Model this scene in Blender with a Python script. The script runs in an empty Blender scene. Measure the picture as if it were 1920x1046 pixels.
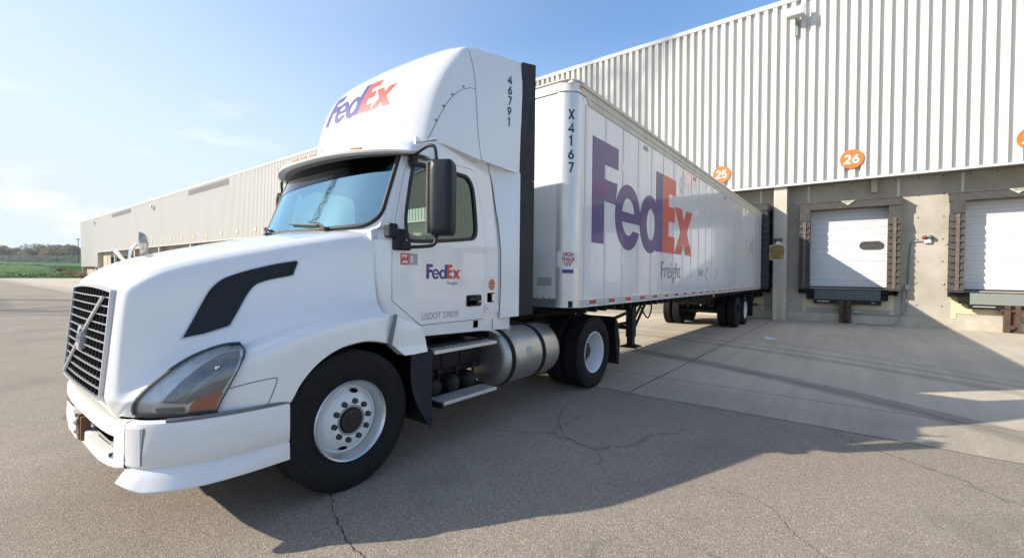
import bpy, bmesh, math, random
from math import sin, cos, pi, radians, sqrt, atan2, hypot
from mathutils import Vector, Matrix, noise
from mathutils.geometry import tessellate_polygon
sc = bpy.context.scene
C = sc.collection
# ---------------------------------------------------------------- camera, sky, sun, exposure
S = .0193            # the yard falls gently towards the docks
XC = -1.30           # centre line of truck and trailer
cam = bpy.data.objects.new('camera', bpy.data.cameras.new('camera')); C.objects.link(cam)
cam.location = (2.8195, -4.8435, 1.7174)
cam.rotation_euler = (radians(90-1.378), 0, radians(37.53))
cam.data.sensor_width = 36; cam.data.lens = 15.63
cam.data.clip_start = .05; cam.data.clip_end = 6000
sc.camera = cam
SUN = Vector((-1.283, -1.283, 1.0)).normalized()
SEL = math.asin(SUN.z); SAZ = atan2(SUN.x, SUN.y)
w = bpy.data.worlds.new('World'); sc.world = w; w.use_nodes = True
nt = w.node_tree; N = nt.nodes; L = nt.links; N.clear()
sky = N.new('ShaderNodeTexSky'); sky.sky_type = 'NISHITA'; sky.sun_disc = False
sky.sun_elevation = SEL; sky.sun_rotation = SAZ; sky.air_density = 1.0; sky.dust_density = .8; sky.ozone_density = 1.6; sky.altitude = 200
tc = N.new('ShaderNodeTexCoord')
mp = N.new('ShaderNodeMapping'); mp.inputs['Scale'].default_value = (2.6, 2.6, 8.5); mp.inputs['Location'].default_value = (3.1, .4, 2.2)
nz = N.new('ShaderNodeTexNoise'); nz.inputs['Scale'].default_value = 2.3; nz.inputs['Detail'].default_value = 9; nz.inputs['Roughness'].default_value = .58
rp = N.new('ShaderNodeValToRGB'); rp.color_ramp.elements[0].position = .54; rp.color_ramp.elements[1].position = .70
sx = N.new('ShaderNodeSeparateXYZ')
mr = N.new('ShaderNodeMapRange'); mr.inputs[1].default_value = .03; mr.inputs[2].default_value = .40; mr.inputs[3].default_value = .7; mr.inputs[4].default_value = 0
mu = N.new('ShaderNodeMath'); mu.operation = 'MULTIPLY'
mx = N.new('ShaderNodeMix'); mx.data_type = 'RGBA'; mx.inputs[7].default_value = (5.6, 5.7, 6.0, 1)
tn = N.new('ShaderNodeMix'); tn.data_type = 'RGBA'; tn.blend_type = 'MULTIPLY'; tn.inputs[0].default_value = 1; tn.inputs[7].default_value = (.92, 1.11, 1.24, 1)
# thin high haze: thicker towards the sun and along the horizon
dt = N.new('ShaderNodeVectorMath'); dt.operation = 'DOT_PRODUCT'; dt.inputs[1].default_value = SUN
hs = N.new('ShaderNodeMapRange'); hs.interpolation_type = 'SMOOTHSTEP'; hs.inputs[1].default_value = -.15; hs.inputs[2].default_value = .95; hs.inputs[3].default_value = 0; hs.inputs[4].default_value = .60
hh = N.new('ShaderNodeMapRange'); hh.inputs[1].default_value = .0; hh.inputs[2].default_value = .45; hh.inputs[3].default_value = .75; hh.inputs[4].default_value = 0
ha = N.new('ShaderNodeMath'); ha.operation = 'ADD'; ha.use_clamp = True
hz = N.new('ShaderNodeMix'); hz.data_type = 'RGBA'; hz.inputs[7].default_value = (3.7, 4.2, 5.0, 1)
bg = N.new('ShaderNodeBackground'); bg.inputs[1].default_value = .122
wo = N.new('ShaderNodeOutputWorld')
L.new(tc.outputs['Generated'], mp.inputs[0]); L.new(mp.outputs[0], nz.inputs['Vector']); L.new(nz.outputs['Fac'], rp.inputs[0])
L.new(tc.outputs['Generated'], sx.inputs[0]); L.new(sx.outputs['Z'], mr.inputs[0]); L.new(sx.outputs['Z'], hh.inputs[0])
L.new(tc.outputs['Generated'], dt.inputs[0]); L.new(dt.outputs['Value'], hs.inputs[0])
L.new(rp.outputs[0], mu.inputs[0]); L.new(mr.outputs[0], mu.inputs[1]); L.new(mu.outputs[0], mx.inputs[0])
L.new(hs.outputs[0], ha.inputs[0]); L.new(hh.outputs[0], ha.inputs[1]); L.new(ha.outputs[0], hz.inputs[0])
L.new(sky.outputs[0], tn.inputs[6]); L.new(tn.outputs[2], hz.inputs[6]); L.new(hz.outputs[2], mx.inputs[6]); L.new(mx.outputs[2], bg.inputs[0]); L.new(bg.outputs[0], wo.inputs[0])
sl = bpy.data.lights.new('sun', 'SUN'); sl.energy = 4.5; sl.angle = radians(.53); sl.color = (1, .905, .775)
so = bpy.data.objects.new('sun', sl); C.objects.link(so); so.rotation_euler = SUN.to_track_quat('Z', 'Y').to_euler(); so.location = (-60, -40, 50)
sc.view_settings.view_transform = 'Standard'; sc.view_settings.look = 'None'; sc.view_settings.gamma = 1
sc.view_settings.exposure = .82
sc.render.engine = 'CYCLES'; sc.render.resolution_x = 1024; sc.render.resolution_y = 557

# ---------------------------------------------------------------- materials
MT = {}
def mat(name, col=(.8, .8, .8), rough=.5, metal=0., coat=0., spec=.5, var=0., vscale=3., bump=0., bscale=40., stretch=(1, 1, 1), emit=None, dirt=0.):
    """Principled material whose colour and roughness drift with noise in object space."""
    m = bpy.data.materials.new(name); MT[name] = m; m.use_nodes = True
    n = m.node_tree.nodes; l = m.node_tree.links; b = n['Principled BSDF']
    b.inputs['Base Color'].default_value = (*col, 1); b.inputs['Roughness'].default_value = rough
    b.inputs['Metallic'].default_value = metal; b.inputs['Coat Weight'].default_value = coat; b.inputs['Coat Roughness'].default_value = .04
    b.inputs['Specular IOR Level'].default_value = spec
    t = n.new('ShaderNodeTexCoord'); mp = n.new('ShaderNodeMapping'); mp.inputs['Scale'].default_value = stretch
    l.new(t.outputs['Object'], mp.inputs[0])
    if var or dirt:
        z = n.new('ShaderNodeTexNoise'); z.inputs['Scale'].default_value = vscale; z.inputs['Detail'].default_value = 8; z.inputs['Roughness'].default_value = .62
        l.new(mp.outputs[0], z.inputs['Vector'])
        r = n.new('ShaderNodeValToRGB'); r.color_ramp.elements[0].position = .3; r.color_ramp.elements[1].position = .72
        a, c = 1-var, 1+var*.6
        r.color_ramp.elements[0].color = (col[0]*a, col[1]*a, col[2]*a*(1-dirt), 1); r.color_ramp.elements[1].color = (min(1, col[0]*c), min(1, col[1]*c), min(1, col[2]*c), 1)
        l.new(z.outputs['Fac'], r.inputs[0]); l.new(r.outputs[0], b.inputs['Base Color'])
        q = n.new('ShaderNodeMapRange'); q.inputs[3].default_value = rough*1.25; q.inputs[4].default_value = rough*.8
        l.new(z.outputs['Fac'], q.inputs[0]); l.new(q.outputs[0], b.inputs['Roughness'])
    if bump:
        z2 = n.new('ShaderNodeTexNoise'); z2.inputs['Scale'].default_value = bscale; z2.inputs['Detail'].default_value = 5
        l.new(mp.outputs[0], z2.inputs['Vector'])
        bp = n.new('ShaderNodeBump'); bp.inputs['Strength'].default_value = bump; bp.inputs['Distance'].default_value = .02
        l.new(z2.outputs['Fac'], bp.inputs['Height']); l.new(bp.outputs[0], b.inputs['Normal'])
    if emit: b.inputs['Emission Color'].default_value = (*emit, 1); b.inputs['Emission Strength'].default_value = 1
    return m
def glass(name, tint, gloss=1.45, rough=.0, add=.03, sheen=(1, 1, 1)):
    m = bpy.data.materials.new(name); MT[name] = m; m.use_nodes = True
    n = m.node_tree.nodes; l = m.node_tree.links; n.clear()
    o = n.new('ShaderNodeOutputMaterial'); x = n.new('ShaderNodeMixShader'); t = n.new('ShaderNodeBsdfTransparent'); g = n.new('ShaderNodeBsdfGlossy')
    f = n.new('ShaderNodeFresnel'); f.inputs[0].default_value = gloss
    t.inputs[0].default_value = (*tint, 1); g.inputs['Roughness'].default_value = rough; g.inputs[0].default_value = (*sheen, 1)
    k = n.new('ShaderNodeMath'); k.operation = 'MULTIPLY_ADD'; k.inputs[1].default_value = 1.5; k.inputs[2].default_value = add; k.use_clamp = True
    l.new(f.outputs[0], k.inputs[0]); l.new(k.outputs[0], x.inputs[0]); l.new(t.outputs[0], x.inputs[1]); l.new(g.outputs[0], x.inputs[2]); l.new(x.outputs[0], o.inputs[0])
    return m
mat('truck white', (.78, .78, .77), .25, coat=1., var=.035, vscale=1.3)
mat('bumper white', (.74, .735, .72), .38, coat=.45, var=.07, vscale=2.5, dirt=.03)
mat('trailer white', (.72, .725, .72), .24, coat=.6, var=.05, vscale=1.2, bump=.05, bscale=2.2, stretch=(1, 1, .45))
mat('trailer rail', (.62, .58, .50), .45, var=.14, vscale=4, dirt=.1)
mat('aluminium', (.70, .69, .66), .46, metal=.8, var=.10, vscale=5, stretch=(1, 1, .2), bump=.04, bscale=18)
mat('tank metal', (.50, .49, .46), .40, metal=.85, var=.22, vscale=4, bump=.03, bscale=10)
mat('chrome', (.80, .80, .82), .12, metal=1)
mat('silver paint', (.52, .53, .55), .34, metal=.6, var=.05)
mat('steel bright', (.62, .63, .65), .32, metal=.8, var=.12, vscale=8)
mat('black plastic', (.015, .017, .021), .48, spec=.35, var=.12, vscale=6)
mat('mirror black', (.010, .014, .020), .42, spec=.3, var=.1, vscale=6, bump=.03, bscale=150)
mat('dark cavity', (.005, .005, .006), .9, spec=0)
mat('rubber', (.010, .0105, .011), .78, spec=.28, var=.25, vscale=9, bump=.12, bscale=60)
mat('rubber grey', (.09, .088, .085), .8, var=.3, vscale=7, bump=.12, bscale=50)
mat('panel rubber', (.014, .017, .023), .55, spec=.3, var=.1, vscale=4)
mat('seal black', (.015, .015, .016), .6)
mat('chassis black', (.016, .0155, .015), .6, spec=.3, var=.4, vscale=7)
mat('hub brown', (.017, .015, .015), .55, var=.4, vscale=18)
mat('nut cap', (.028, .024, .026), .5)
mat('wheel white', (.74, .75, .76), .40, coat=.15, var=.09, vscale=7, dirt=.05)
mat('grey trim', (.16, .165, .17), .5, var=.08)
mat('grey headlamp base', (.045, .048, .052), .5)
mat('reflector', (.74, .76, .77), .34, metal=.45, var=.2, vscale=14)
mat('reflector dark', (.20, .205, .205), .34, metal=.4, var=.3, vscale=12)
mat('amber', (.62, .24, .05), .3, coat=.6)
mat('amber lens', (.48, .10, .045), .25, coat=.8)
mat('purple ink', (.045, .020, .175), .38, coat=.25)
mat('orange ink', (.62, .055, .030), .38, coat=.25)
mat('navy ink', (.018, .025, .055), .45)
mat('grey ink', (.16, .165, .175), .45)
mat('pale grey ink', (.50, .52, .54), .45)
mat('red ink', (.42, .035, .05), .5)
mat('sticker white', (.76, .76, .75), .5, var=.05)
mat('sticker grey', (.40, .41, .42), .45, var=.3, vscale=60)
mat('sticker red', (.65, .09, .05), .45, var=.25, vscale=50)
mat('sticker orange', (.70, .30, .14), .45, var=.3, vscale=60)
mat('tape white', (.66, .66, .64), .4, var=.1, vscale=30)
mat('tape red', (.42, .05, .03), .4, var=.15, vscale=30)
mat('wheel white shaded', (.40, .41, .42), .4, var=.15, vscale=9)  # white drive wheel disc with the shade of its deep dish in the colour
mat('seam grey', (.60, .61, .62), .5)
mat('interior dark', (.022, .025, .026), .8)
mat('interior grey', (.055, .062, .062), .8)
mat('wall cladding', (.575, .57, .545), .42, var=.05, vscale=.7, stretch=(1, 1, .25), dirt=.02)
mat('cladding trim', (.62, .615, .59), .45, var=.05)
mat('concrete wall', (.41, .378, .322), .9, var=.20, vscale=1.1, bump=.2, bscale=14, dirt=.05)
mat('concrete column', (.50, .46, .40), .88, var=.13, vscale=1.6, bump=.15, bscale=14, dirt=.04)
mat('concrete ledge', (.47, .43, .36), .9, var=.25, vscale=1.8, bump=.2, bscale=14, dirt=.08)
mat('door white', (.60, .61, .62), .45, var=.05, vscale=1.5)
mat('door window', (.06, .06, .055), .2)
mat('shelter fabric', (.060, .056, .052), .85, var=.25, vscale=5, bump=.4, bscale=9)
mat('shelter worn', (.14, .110, .088), .8, var=.3, vscale=6)
mat('shelter black', (.022, .023, .025), .6, var=.3, vscale=6, bump=.3, bscale=9)
mat('leveler grey', (.085, .10, .105), .5, var=.15, vscale=6)
mat('tread plate', (.26, .29, .26), .45, metal=.3, var=.3, vscale=60, bump=.5, bscale=90)
mat('cream paint', (.60, .53, .36), .6, var=.1, vscale=4, dirt=.1)
mat('rust', (.085, .050, .034), .85, var=.45, vscale=9, bump=.2)
mat('conduit grey', (.22, .25, .24), .5, metal=.3)
mat('sign orange', (.80, .16, .025), .5, var=.05)
mat('sign orange hazed', (.74, .36, .20), .55)  # far door signs: haze and glare put into a paler orange
mat('sign face', (.75, .75, .73), .5)
mat('badge cream', (.48, .50, .40), .5, var=.15, vscale=20)
mat('notice yellow', (.42, .28, .08), .5, var=.2, vscale=20)
mat('notice brown', (.15, .08, .03), .6)
mat('lamp red', (.22, .02, .015), .25, coat=.6)
mat('lamp green', (.02, .09, .08), .25, coat=.6)
mat('lamp housing', (.42, .44, .45), .5, metal=.2, var=.1)
mat('louvre', (.22, .22, .21), .6, var=.1)
mat('beige door', (.46, .39, .28), .6, var=.08)
mat('pole dark', (.035, .05, .05), .5)
mat('steel lattice', (.16, .17, .18), .6, metal=.3)
mat('bark', (.10, .075, .05), .9, var=.3)
mat('foliage green', (0.125, 0.165, 0.091), .8, var=.3, vscale=.15)
mat('foliage olive', (0.192, 0.192, 0.105), .8, var=.3, vscale=.15)
mat('foliage bronze', (0.267, 0.199, 0.111), .8, var=.3, vscale=.15)
mat('foliage blue green', (0.125, 0.179, 0.138), .8, var=.3, vscale=.15)
mat('bollard orange', (.75, .13, .03), .5)
mat('paper', (.62, .72, .74), .7)
mat('crack', (.028, .027, .026), .95)
for k_ in ('foliage green', 'foliage olive', 'foliage bronze', 'foliage blue green'):      # leaves let light through
    n_ = MT[k_].node_tree.nodes; l_ = MT[k_].node_tree.links; o_ = [x for x in n_ if x.type == 'OUTPUT_MATERIAL'][0]; b_ = n_['Principled BSDF']
    t_ = n_.new('ShaderNodeBsdfTranslucent'); m_ = n_.new('ShaderNodeMixShader'); m_.inputs[0].default_value = .45
    l_.new(b_.inputs['Base Color'].links[0].from_socket, t_.inputs[0]); l_.new(b_.outputs[0], m_.inputs[1]); l_.new(t_.outputs[0], m_.inputs[2]); l_.new(m_.outputs[0], o_.inputs[0])
glass('windscreen glass', (.42, .60, .60), 1.5, 0, .38, (.50, .78, .90))
glass('tinted band glass', (.22, .33, .34), 1.45, 0, -.09); glass('window glass', (.36, .52, .44), 1.5, 0, .05, (.6, .8, .75)); glass('lens glass', (.93, .95, .96), 1.45)  # the band glass carries the visor's dark reflection in its tint

# ---------------------------------------------------------------- helpers
def tag(o, label=None, cat=None, group=None, kind=None):
    if label: o['label'] = label
    if cat: o['category'] = cat
    if group: o['group'] = group
    if kind: o['kind'] = kind
    return o
ORG = {}
BX = 0.            # shift applied to the things measured from the trailer's centre line
def root(name, loc, label, cat, group=None, rot=(0, 0, 0), org=None):
    """Empty at a thing's base; meshes of its parts are written in frame coordinates minus org."""
    o = bpy.data.objects.new(name, None); C.objects.link(o); o.location = (loc[0]+BX, loc[1], loc[2]); o.rotation_euler = rot
    o.empty_display_size = .2
    ORG[o.name] = Vector(org if org is not None else loc)
    return tag(o, label, cat, group)
def off(parent):
    return ORG.get(parent.name, Vector((0, 0, 0))) if parent else Vector((0, 0, 0))
class B:
    def __init__(s): s.v = []; s.f = []
    def add(s, vs, fs):
        k = len(s.v); s.v += [tuple(p) for p in vs]; s.f += [tuple(i+k for i in f) for f in fs]; return s
    def box(s, x0, x1, y0, y1, z0, z1):
        return s.add([(x0, y0, z0), (x1, y0, z0), (x1, y1, z0), (x0, y1, z0), (x0, y0, z1), (x1, y0, z1), (x1, y1, z1), (x0, y1, z1)],
                     [(3, 2, 1, 0), (4, 5, 6, 7), (0, 1, 5, 4), (1, 2, 6, 5), (2, 3, 7, 6), (3, 0, 4, 7)])
    def cyl(s, a, b, r, n=16, r2=None, cap=True):
        a = Vector(a); b = Vector(b); r2 = r if r2 is None else r2; d = (b-a).normalized()
        t = Vector((0, 0, 1)) if abs(d.z) < .9 else Vector((1, 0, 0)); p = d.cross(t).normalized(); q = d.cross(p)
        vs = [a+(p*cos(2*pi*i/n)+q*sin(2*pi*i/n))*r for i in range(n)]+[b+(p*cos(2*pi*i/n)+q*sin(2*pi*i/n))*r2 for i in range(n)]
        fs = [(i, (i+1) % n, n+(i+1) % n, n+i) for i in range(n)]
        if cap: fs += [tuple(range(n-1, -1, -1)), tuple(range(n, 2*n))]
        return s.add(vs, fs)
    def tube(s, pts, r, n=8, closed=False):
        pts = [Vector(p) for p in pts]; m = len(pts); rings = []
        pr = None
        for i in range(m):
            a = pts[i-1] if (i > 0 or closed) else pts[i]; b = pts[(i+1) % m] if (i < m-1 or closed) else pts[i]
            d = (b-a).normalized()
            if pr is None:
                t = Vector((0, 0, 1)) if abs(d.z) < .9 else Vector((1, 0, 0)); p = d.cross(t).normalized()
            else: p = (pr-d*pr.dot(d)).normalized()
            pr = p; q = d.cross(p); rr = r[i] if isinstance(r, (list, tuple)) else r
            rings.append([pts[i]+(p*cos(2*pi*k/n)+q*sin(2*pi*k/n))*rr for k in range(n)])
        vs = [p for g in rings for p in g]; fs = []
        for i in range(m if closed else m-1):
            j = (i+1) % m
            for k in range(n): fs.append((i*n+k, i*n+(k+1) % n, j*n+(k+1) % n, j*n+k))
        if not closed: fs += [tuple(range(n-1, -1, -1)), tuple(range((m-1)*n, m*n))]
        return s.add(vs, fs)
    def lathe(s, prof, c, n=48, axis='x', sgn=1):
        """prof: (radius, offset along axis); revolves about an axis through c."""
        m = len(prof); vs = []
        for r, o in prof:
            for k in range(n):
                a = 2*pi*k/n
                if axis == 'x': vs.append((c[0]+o*sgn, c[1]+r*cos(a), c[2]+r*sin(a)))
                elif axis == 'y': vs.append((c[0]+r*cos(a), c[1]+o*sgn, c[2]+r*sin(a)))
                else: vs.append((c[0]+r*cos(a), c[1]+r*sin(a), c[2]+o*sgn))
        fs = [(i*n+k, i*n+(k+1) % n, (i+1)*n+(k+1) % n, (i+1)*n+k) for i in range(m-1) for k in range(n)]
        return s.add(vs, fs)
    def grid(s, G, flip=False):
        a, b = len(G), len(G[0]); vs = [p for r in G for p in r]
        fs = [(i*b+j, i*b+j+1, (i+1)*b+j+1, (i+1)*b+j) for i in range(a-1) for j in range(b-1)]
        return s.add(vs, [f[::-1] for f in fs] if flip else fs)
    def prism(s, poly, fn, t0, t1):
        n = len(poly); vs = [fn(a, b, t0) for a, b in poly]+[fn(a, b, t1) for a, b in poly]
        return s.add(vs, [tuple(range(n)), tuple(range(2*n-1, n-1, -1))]+[(i, (i+1) % n, n+(i+1) % n, n+i) for i in range(n)])
    def mirror(s):
        k = len(s.v); fs = list(s.f); s.v += [(-x, y, z) for x, y, z in s.v]; s.f += [tuple(i+k for i in f[::-1]) for f in fs]; return s
    def build(s, name, m, parent=None, smooth=None, bevel=0, merge=.0, label=None, kind=None, org=None, out=None):
        me = bpy.data.meshes.new(name); o3 = off(parent) if org is None else Vector(org)
        me.from_pydata([(p[0]-o3.x, p[1]-o3.y, p[2]-o3.z) for p in s.v], [], s.f)
        bm = bmesh.new(); bm.from_mesh(me)
        if merge: bmesh.ops.remove_doubles(bm, verts=bm.verts, dist=merge)
        bmesh.ops.dissolve_degenerate(bm, edges=bm.edges, dist=1e-5)
        bmesh.ops.recalc_face_normals(bm, faces=bm.faces)
        bm.to_mesh(me); bm.free(); me.update()
        o = bpy.data.objects.new(name, me); C.objects.link(o); me.materials.append(MT[m] if isinstance(m, str) else m)
        if out:
            s0 = sum((f.normal.x*out[0]+f.normal.y*out[1]+f.normal.z*out[2]) for f in me.polygons)
            if s0 < 0: me.flip_normals()
        if smooth is not None:
            me.shade_smooth(); me.set_sharp_from_angle(angle=radians(smooth))
        if bevel:
            b = o.modifiers.new('bevel', 'BEVEL'); b.width = bevel; b.segments = 2; b.limit_method = 'ANGLE'; b.angle_limit = radians(40)
        if parent:
            o.parent = parent
            if parent.type == 'MESH': pass
        elif org is not None: o.location = o3
        if label: o['label'] = label
        if kind: o['kind'] = kind
        ORG[o.name] = o3
        return o
def crv(P, n):
    """Catmull-Rom through tuples P, n samples per span."""
    out = []; m = len(P)
    for i in range(m-1):
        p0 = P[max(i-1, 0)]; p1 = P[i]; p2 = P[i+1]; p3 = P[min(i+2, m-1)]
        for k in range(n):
            t = k/n; t2 = t*t; t3 = t2*t
            out.append(tuple(.5*((2*b)+(c-a)*t+(2*a-5*b+4*c-d)*t2+(3*b-a-3*c+d)*t3) for a, b, c, d in zip(p0, p1, p2, p3)))
    out.append(tuple(P[-1])); return out
def lerp(t, a, b): return a+(b-a)*t
def tab(x, T):
    """piecewise linear table lookup on (x, y) pairs."""
    if x <= T[0][0]: return T[0][1]
    for (a, b), (c, d) in zip(T, T[1:]):
        if x <= c: return b+(d-b)*(x-a)/(c-a)
    return T[-1][1]
def net(Cn, nu, nv):
    rows = [crv(r, nv) for r in Cn]
    cols = [crv([rows[i][j] for i in range(len(rows))], nu) for j in range(len(rows[0]))]
    return [[cols[j][i] for j in range(len(cols))] for i in range(len(cols[0]))]
def flat(outer, holes=(), step=None):
    """triangulated 2-D polygon with holes as a bmesh, cut up every `step` so that it can follow a curved surface"""
    bm = bmesh.new(); loops = [outer]+list(holes)
    vs = [bm.verts.new((a, b, 0)) for lp in loops for a, b in lp]
    for t in tessellate_polygon([[Vector((a, b, 0)) for a, b in lp] for lp in loops]):
        try: bm.faces.new([vs[i] for i in t])
        except ValueError: pass
    if step:
        xs = [v.co.x for v in bm.verts]; ys = [v.co.y for v in bm.verts]
        for ax, lo, hi in ((0, min(xs), max(xs)), (1, min(ys), max(ys))):
            k = math.floor(lo/step)+1
            while k*step < hi-1e-4:
                co = Vector((k*step, 0, 0)) if ax == 0 else Vector((0, k*step, 0)); no = Vector((1, 0, 0)) if ax == 0 else Vector((0, 1, 0))
                bmesh.ops.bisect_plane(bm, geom=bm.verts[:]+bm.edges[:]+bm.faces[:], plane_co=co, plane_no=no, dist=1e-5); k += 1
    return bm
def patch(name, m, parent, shapes, fn, t0, t1, step=None, smooth=35, label=None, single=False):
    """shapes: list of (outer, holes); fn(a, b, t) -> point; top skin at t1, rim down to t0."""
    b = B()
    for outer, holes in shapes:
        bm = flat(outer, holes, step); bm.verts.ensure_lookup_table(); bm.verts.index_update()
        if single:
            b.add([fn(v.co.x, v.co.y, t1) for v in bm.verts], [tuple(v.index for v in f.verts) for f in bm.faces]); bm.free(); continue
        n = len(bm.verts); vs = [fn(v.co.x, v.co.y, t1) for v in bm.verts]+[fn(v.co.x, v.co.y, t0) for v in bm.verts]
        fs = [tuple(v.index for v in f.verts) for f in bm.faces]
        fs += [tuple(v.index+n for v in f.verts)[::-1] for f in bm.faces]
        for e in bm.edges:
            if len(e.link_faces) == 1: i, j = e.verts[0].index, e.verts[1].index; fs.append((i, j, j+n, i+n))
        b.add(vs, fs); bm.free()
    return b.build(name, m, parent, smooth=smooth, label=label, out=single or None)
def ell(cx, cy, rx, ry, a0=0, a1=360, n=40):
    return [(cx+rx*cos(radians(lerp(i/n, a0, a1))), cy+ry*sin(radians(lerp(i/n, a0, a1)))) for i in range(n+1)]
def rrect(x0, y0, x1, y1, r, n=5):
    o = []
    for cx, cy, a in ((x1-r, y1-r, 0), (x0+r, y1-r, 90), (x0+r, y0+r, 180), (x1-r, y0+r, 270)): o += ell(cx, cy, r, r, a, a+90, n)
    return o
def inset(poly, d):
    """shrink a simple polygon towards its centre by about d"""
    n = len(poly); A = sum(poly[i][0]*poly[(i+1) % n][1]-poly[(i+1) % n][0]*poly[i][1] for i in range(n)); s = 1 if A > 0 else -1; out = []
    for i in range(n):
        p0, p1, p2 = Vector(poly[i-1]), Vector(poly[i]), Vector(poly[(i+1) % n])
        e1 = (p1-p0).normalized(); e2 = (p2-p1).normalized(); n1 = Vector((-e1.y, e1.x))*s; n2 = Vector((-e2.y, e2.x))*s
        b = n1+n2; b = b/max(b.length_squared/2, .35)
        out.append(tuple(p1+b*d))
    return out
def text2d(s, size, bold=0, align='LEFT', sx=1., space=1.):
    """outline of a line of text as (outer, holes) shapes, taken from Blender's built-in font"""
    c = bpy.data.curves.new('t', 'FONT'); c.body = s; c.size = size; c.align_x = align; c.offset = bold; c.resolution_u = 4; c.space_character = space
    o = bpy.data.objects.new('t', c); C.objects.link(o); bpy.context.view_layer.update()
    me = o.evaluated_get(bpy.context.evaluated_depsgraph_get()).to_mesh()
    tri = ([(v.co.x*sx, v.co.y) for v in me.vertices], [tuple(p.vertices) for p in me.polygons])
    o.evaluated_get(bpy.context.evaluated_depsgraph_get()).to_mesh_clear()
    bpy.data.objects.remove(o); bpy.data.curves.remove(c); return tri
def letters(name, m, parent, tri, fn, t, step=None, label=None):
    b = B(); bm = bmesh.new(); vs = [bm.verts.new((q[0], q[1], q[2] if len(q) > 2 else 0)) for q in tri[0]]
    for f in tri[1]:
        try: bm.faces.new([vs[i] for i in f])
        except ValueError: pass
    bmesh.ops.remove_doubles(bm, verts=bm.verts, dist=1e-5)
    if step:
        for ax in (0, 1):
            cs = [v.co[ax] for v in bm.verts]; k = math.floor(min(cs)/step)+1
            while k*step < max(cs)-1e-4:
                no = Vector((1, 0, 0)) if ax == 0 else Vector((0, 1, 0))
                bmesh.ops.bisect_plane(bm, geom=bm.verts[:]+bm.edges[:]+bm.faces[:], plane_co=no*(k*step), plane_no=no, dist=1e-5); k += 1
    bm.verts.index_update()
    b.add([fn(v.co.x, v.co.y, t+v.co.z) for v in bm.verts], [tuple(v.index for v in f.verts) for f in bm.faces]); bm.free()
    return b.build(name, m, parent, label=label)
def shift(tri, dx, dy, k=1.): return ([(q[0]*k+dx, q[1]*k+dy)+tuple(q[2:]) for q in tri[0]], tri[1])
def join2d(*ts):
    v = []; f = []
    for t in ts: f += [tuple(i+len(v) for i in q) for q in t[1]]; v += t[0]
    return (v, f)
# parcel-company word mark, in units where capitals are 1.44 high
def ell_part(cx, cy, rx, ry, a0, a1, n=28): return ell(cx, cy, rx, ry, a0, a1, n)
def mark():
    F = ([(0, 0), (.36, 0), (.36, .605), (.745, .605), (.80, .917), (.36, .917), (.36, 1.127), (.83, 1.127), (.83, 1.44), (0, 1.44)], [])
    cx, cy = 1.225, .465
    inb = math.degrees(math.asin((.386-cy)/.285))
    lo = ell_part(cx, cy, .25, .285, 180-inb, 315)       # inner curve from bar, round the bottom
    ou = ell_part(cx, cy, .49, .512, -25, -360+(-9))     # outer curve clockwise to the bar end
    e = ([(cx+.484, .386)]+lo+ou, [[(cx-.235, .54)]+[(cx+.235, .54)]+ell_part(cx, .54, .235, .22, 8, 172, 16)])
    d = ([(2.45, 0), (2.79, 0), (2.79, 1.43), (2.45, 1.43)]+ell_part(2.17, .45, .475, .50, 53.9, 306.1, 40), [ell_part(2.2, .45, .2, .275, 0, 350, 30)])
    E = ([(2.79, 0), (3.50, 0), (3.50, .32), (3.13, .32), (3.13, .605), (3.50, .605), (3.50, .89), (3.13, .89), (3.13, 1.13), (3.54, 1.13), (3.54, 1.44), (2.79, 1.44)], [])
    x = ([(3.51, 0), (3.93, 0), (4.09, .25), (4.25, 0), (4.68, 0), (4.31, .47), (4.69, .93), (4.27, .93), (4.10, .68), (3.94, .93), (3.51, .93), (3.88, .46)], [])
    return [F, e, d], [E, x]
def smark(k, dx, dy, sh):
    f = lambda lp: [(a*k+dx, b*k+dy) for a, b in lp]
    return [(f(o), [f(h) for h in hs]) for o, hs in sh]

def arc(cx, cy, rx, ry, a0, a1, n=14): return ell(cx, cy, rx, ry, a0, a1, n)
GL = {  # centre lines on a cell .60 wide and 1.0 high
 '0': [arc(.30, .5, .24, .44, 90, 450, 28)], '1': [[(.10, .80), (.32, .97), (.32, 0)]],
 '2': [arc(.29, .70, .22, .24, 165, -38)+[(.05, .06), (.56, .06)]], '3': [arc(.27, .72, .21, .22, 150, -90, 12)+arc(.27, .27, .24, .22, 90, -150, 12)],
 '4': [[(.46, 0), (.46, .95), (.05, .27), (.60, .27)]], '5': [[(.52, .94), (.14, .94), (.10, .52)]+arc(.28, .32, .24, .26, 120, -150, 14)],
 '6': [[(.46, .94), (.16, .55)]+arc(.30, .31, .24, .25, 160, 500, 26)], '7': [[(.04, .94), (.55, .94), (.22, 0)]],
 '8': [arc(.30, .73, .20, .21, 90, 450, 22), arc(.30, .28, .24, .23, 90, 450, 22)], '9': [[(.14, .06), (.44, .45)]+arc(.30, .69, .24, .25, -20, 320, 26)],
 'X': [[(.04, 0), (.56, 1)], [(.56, 0), (.04, 1)]]}
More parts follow.
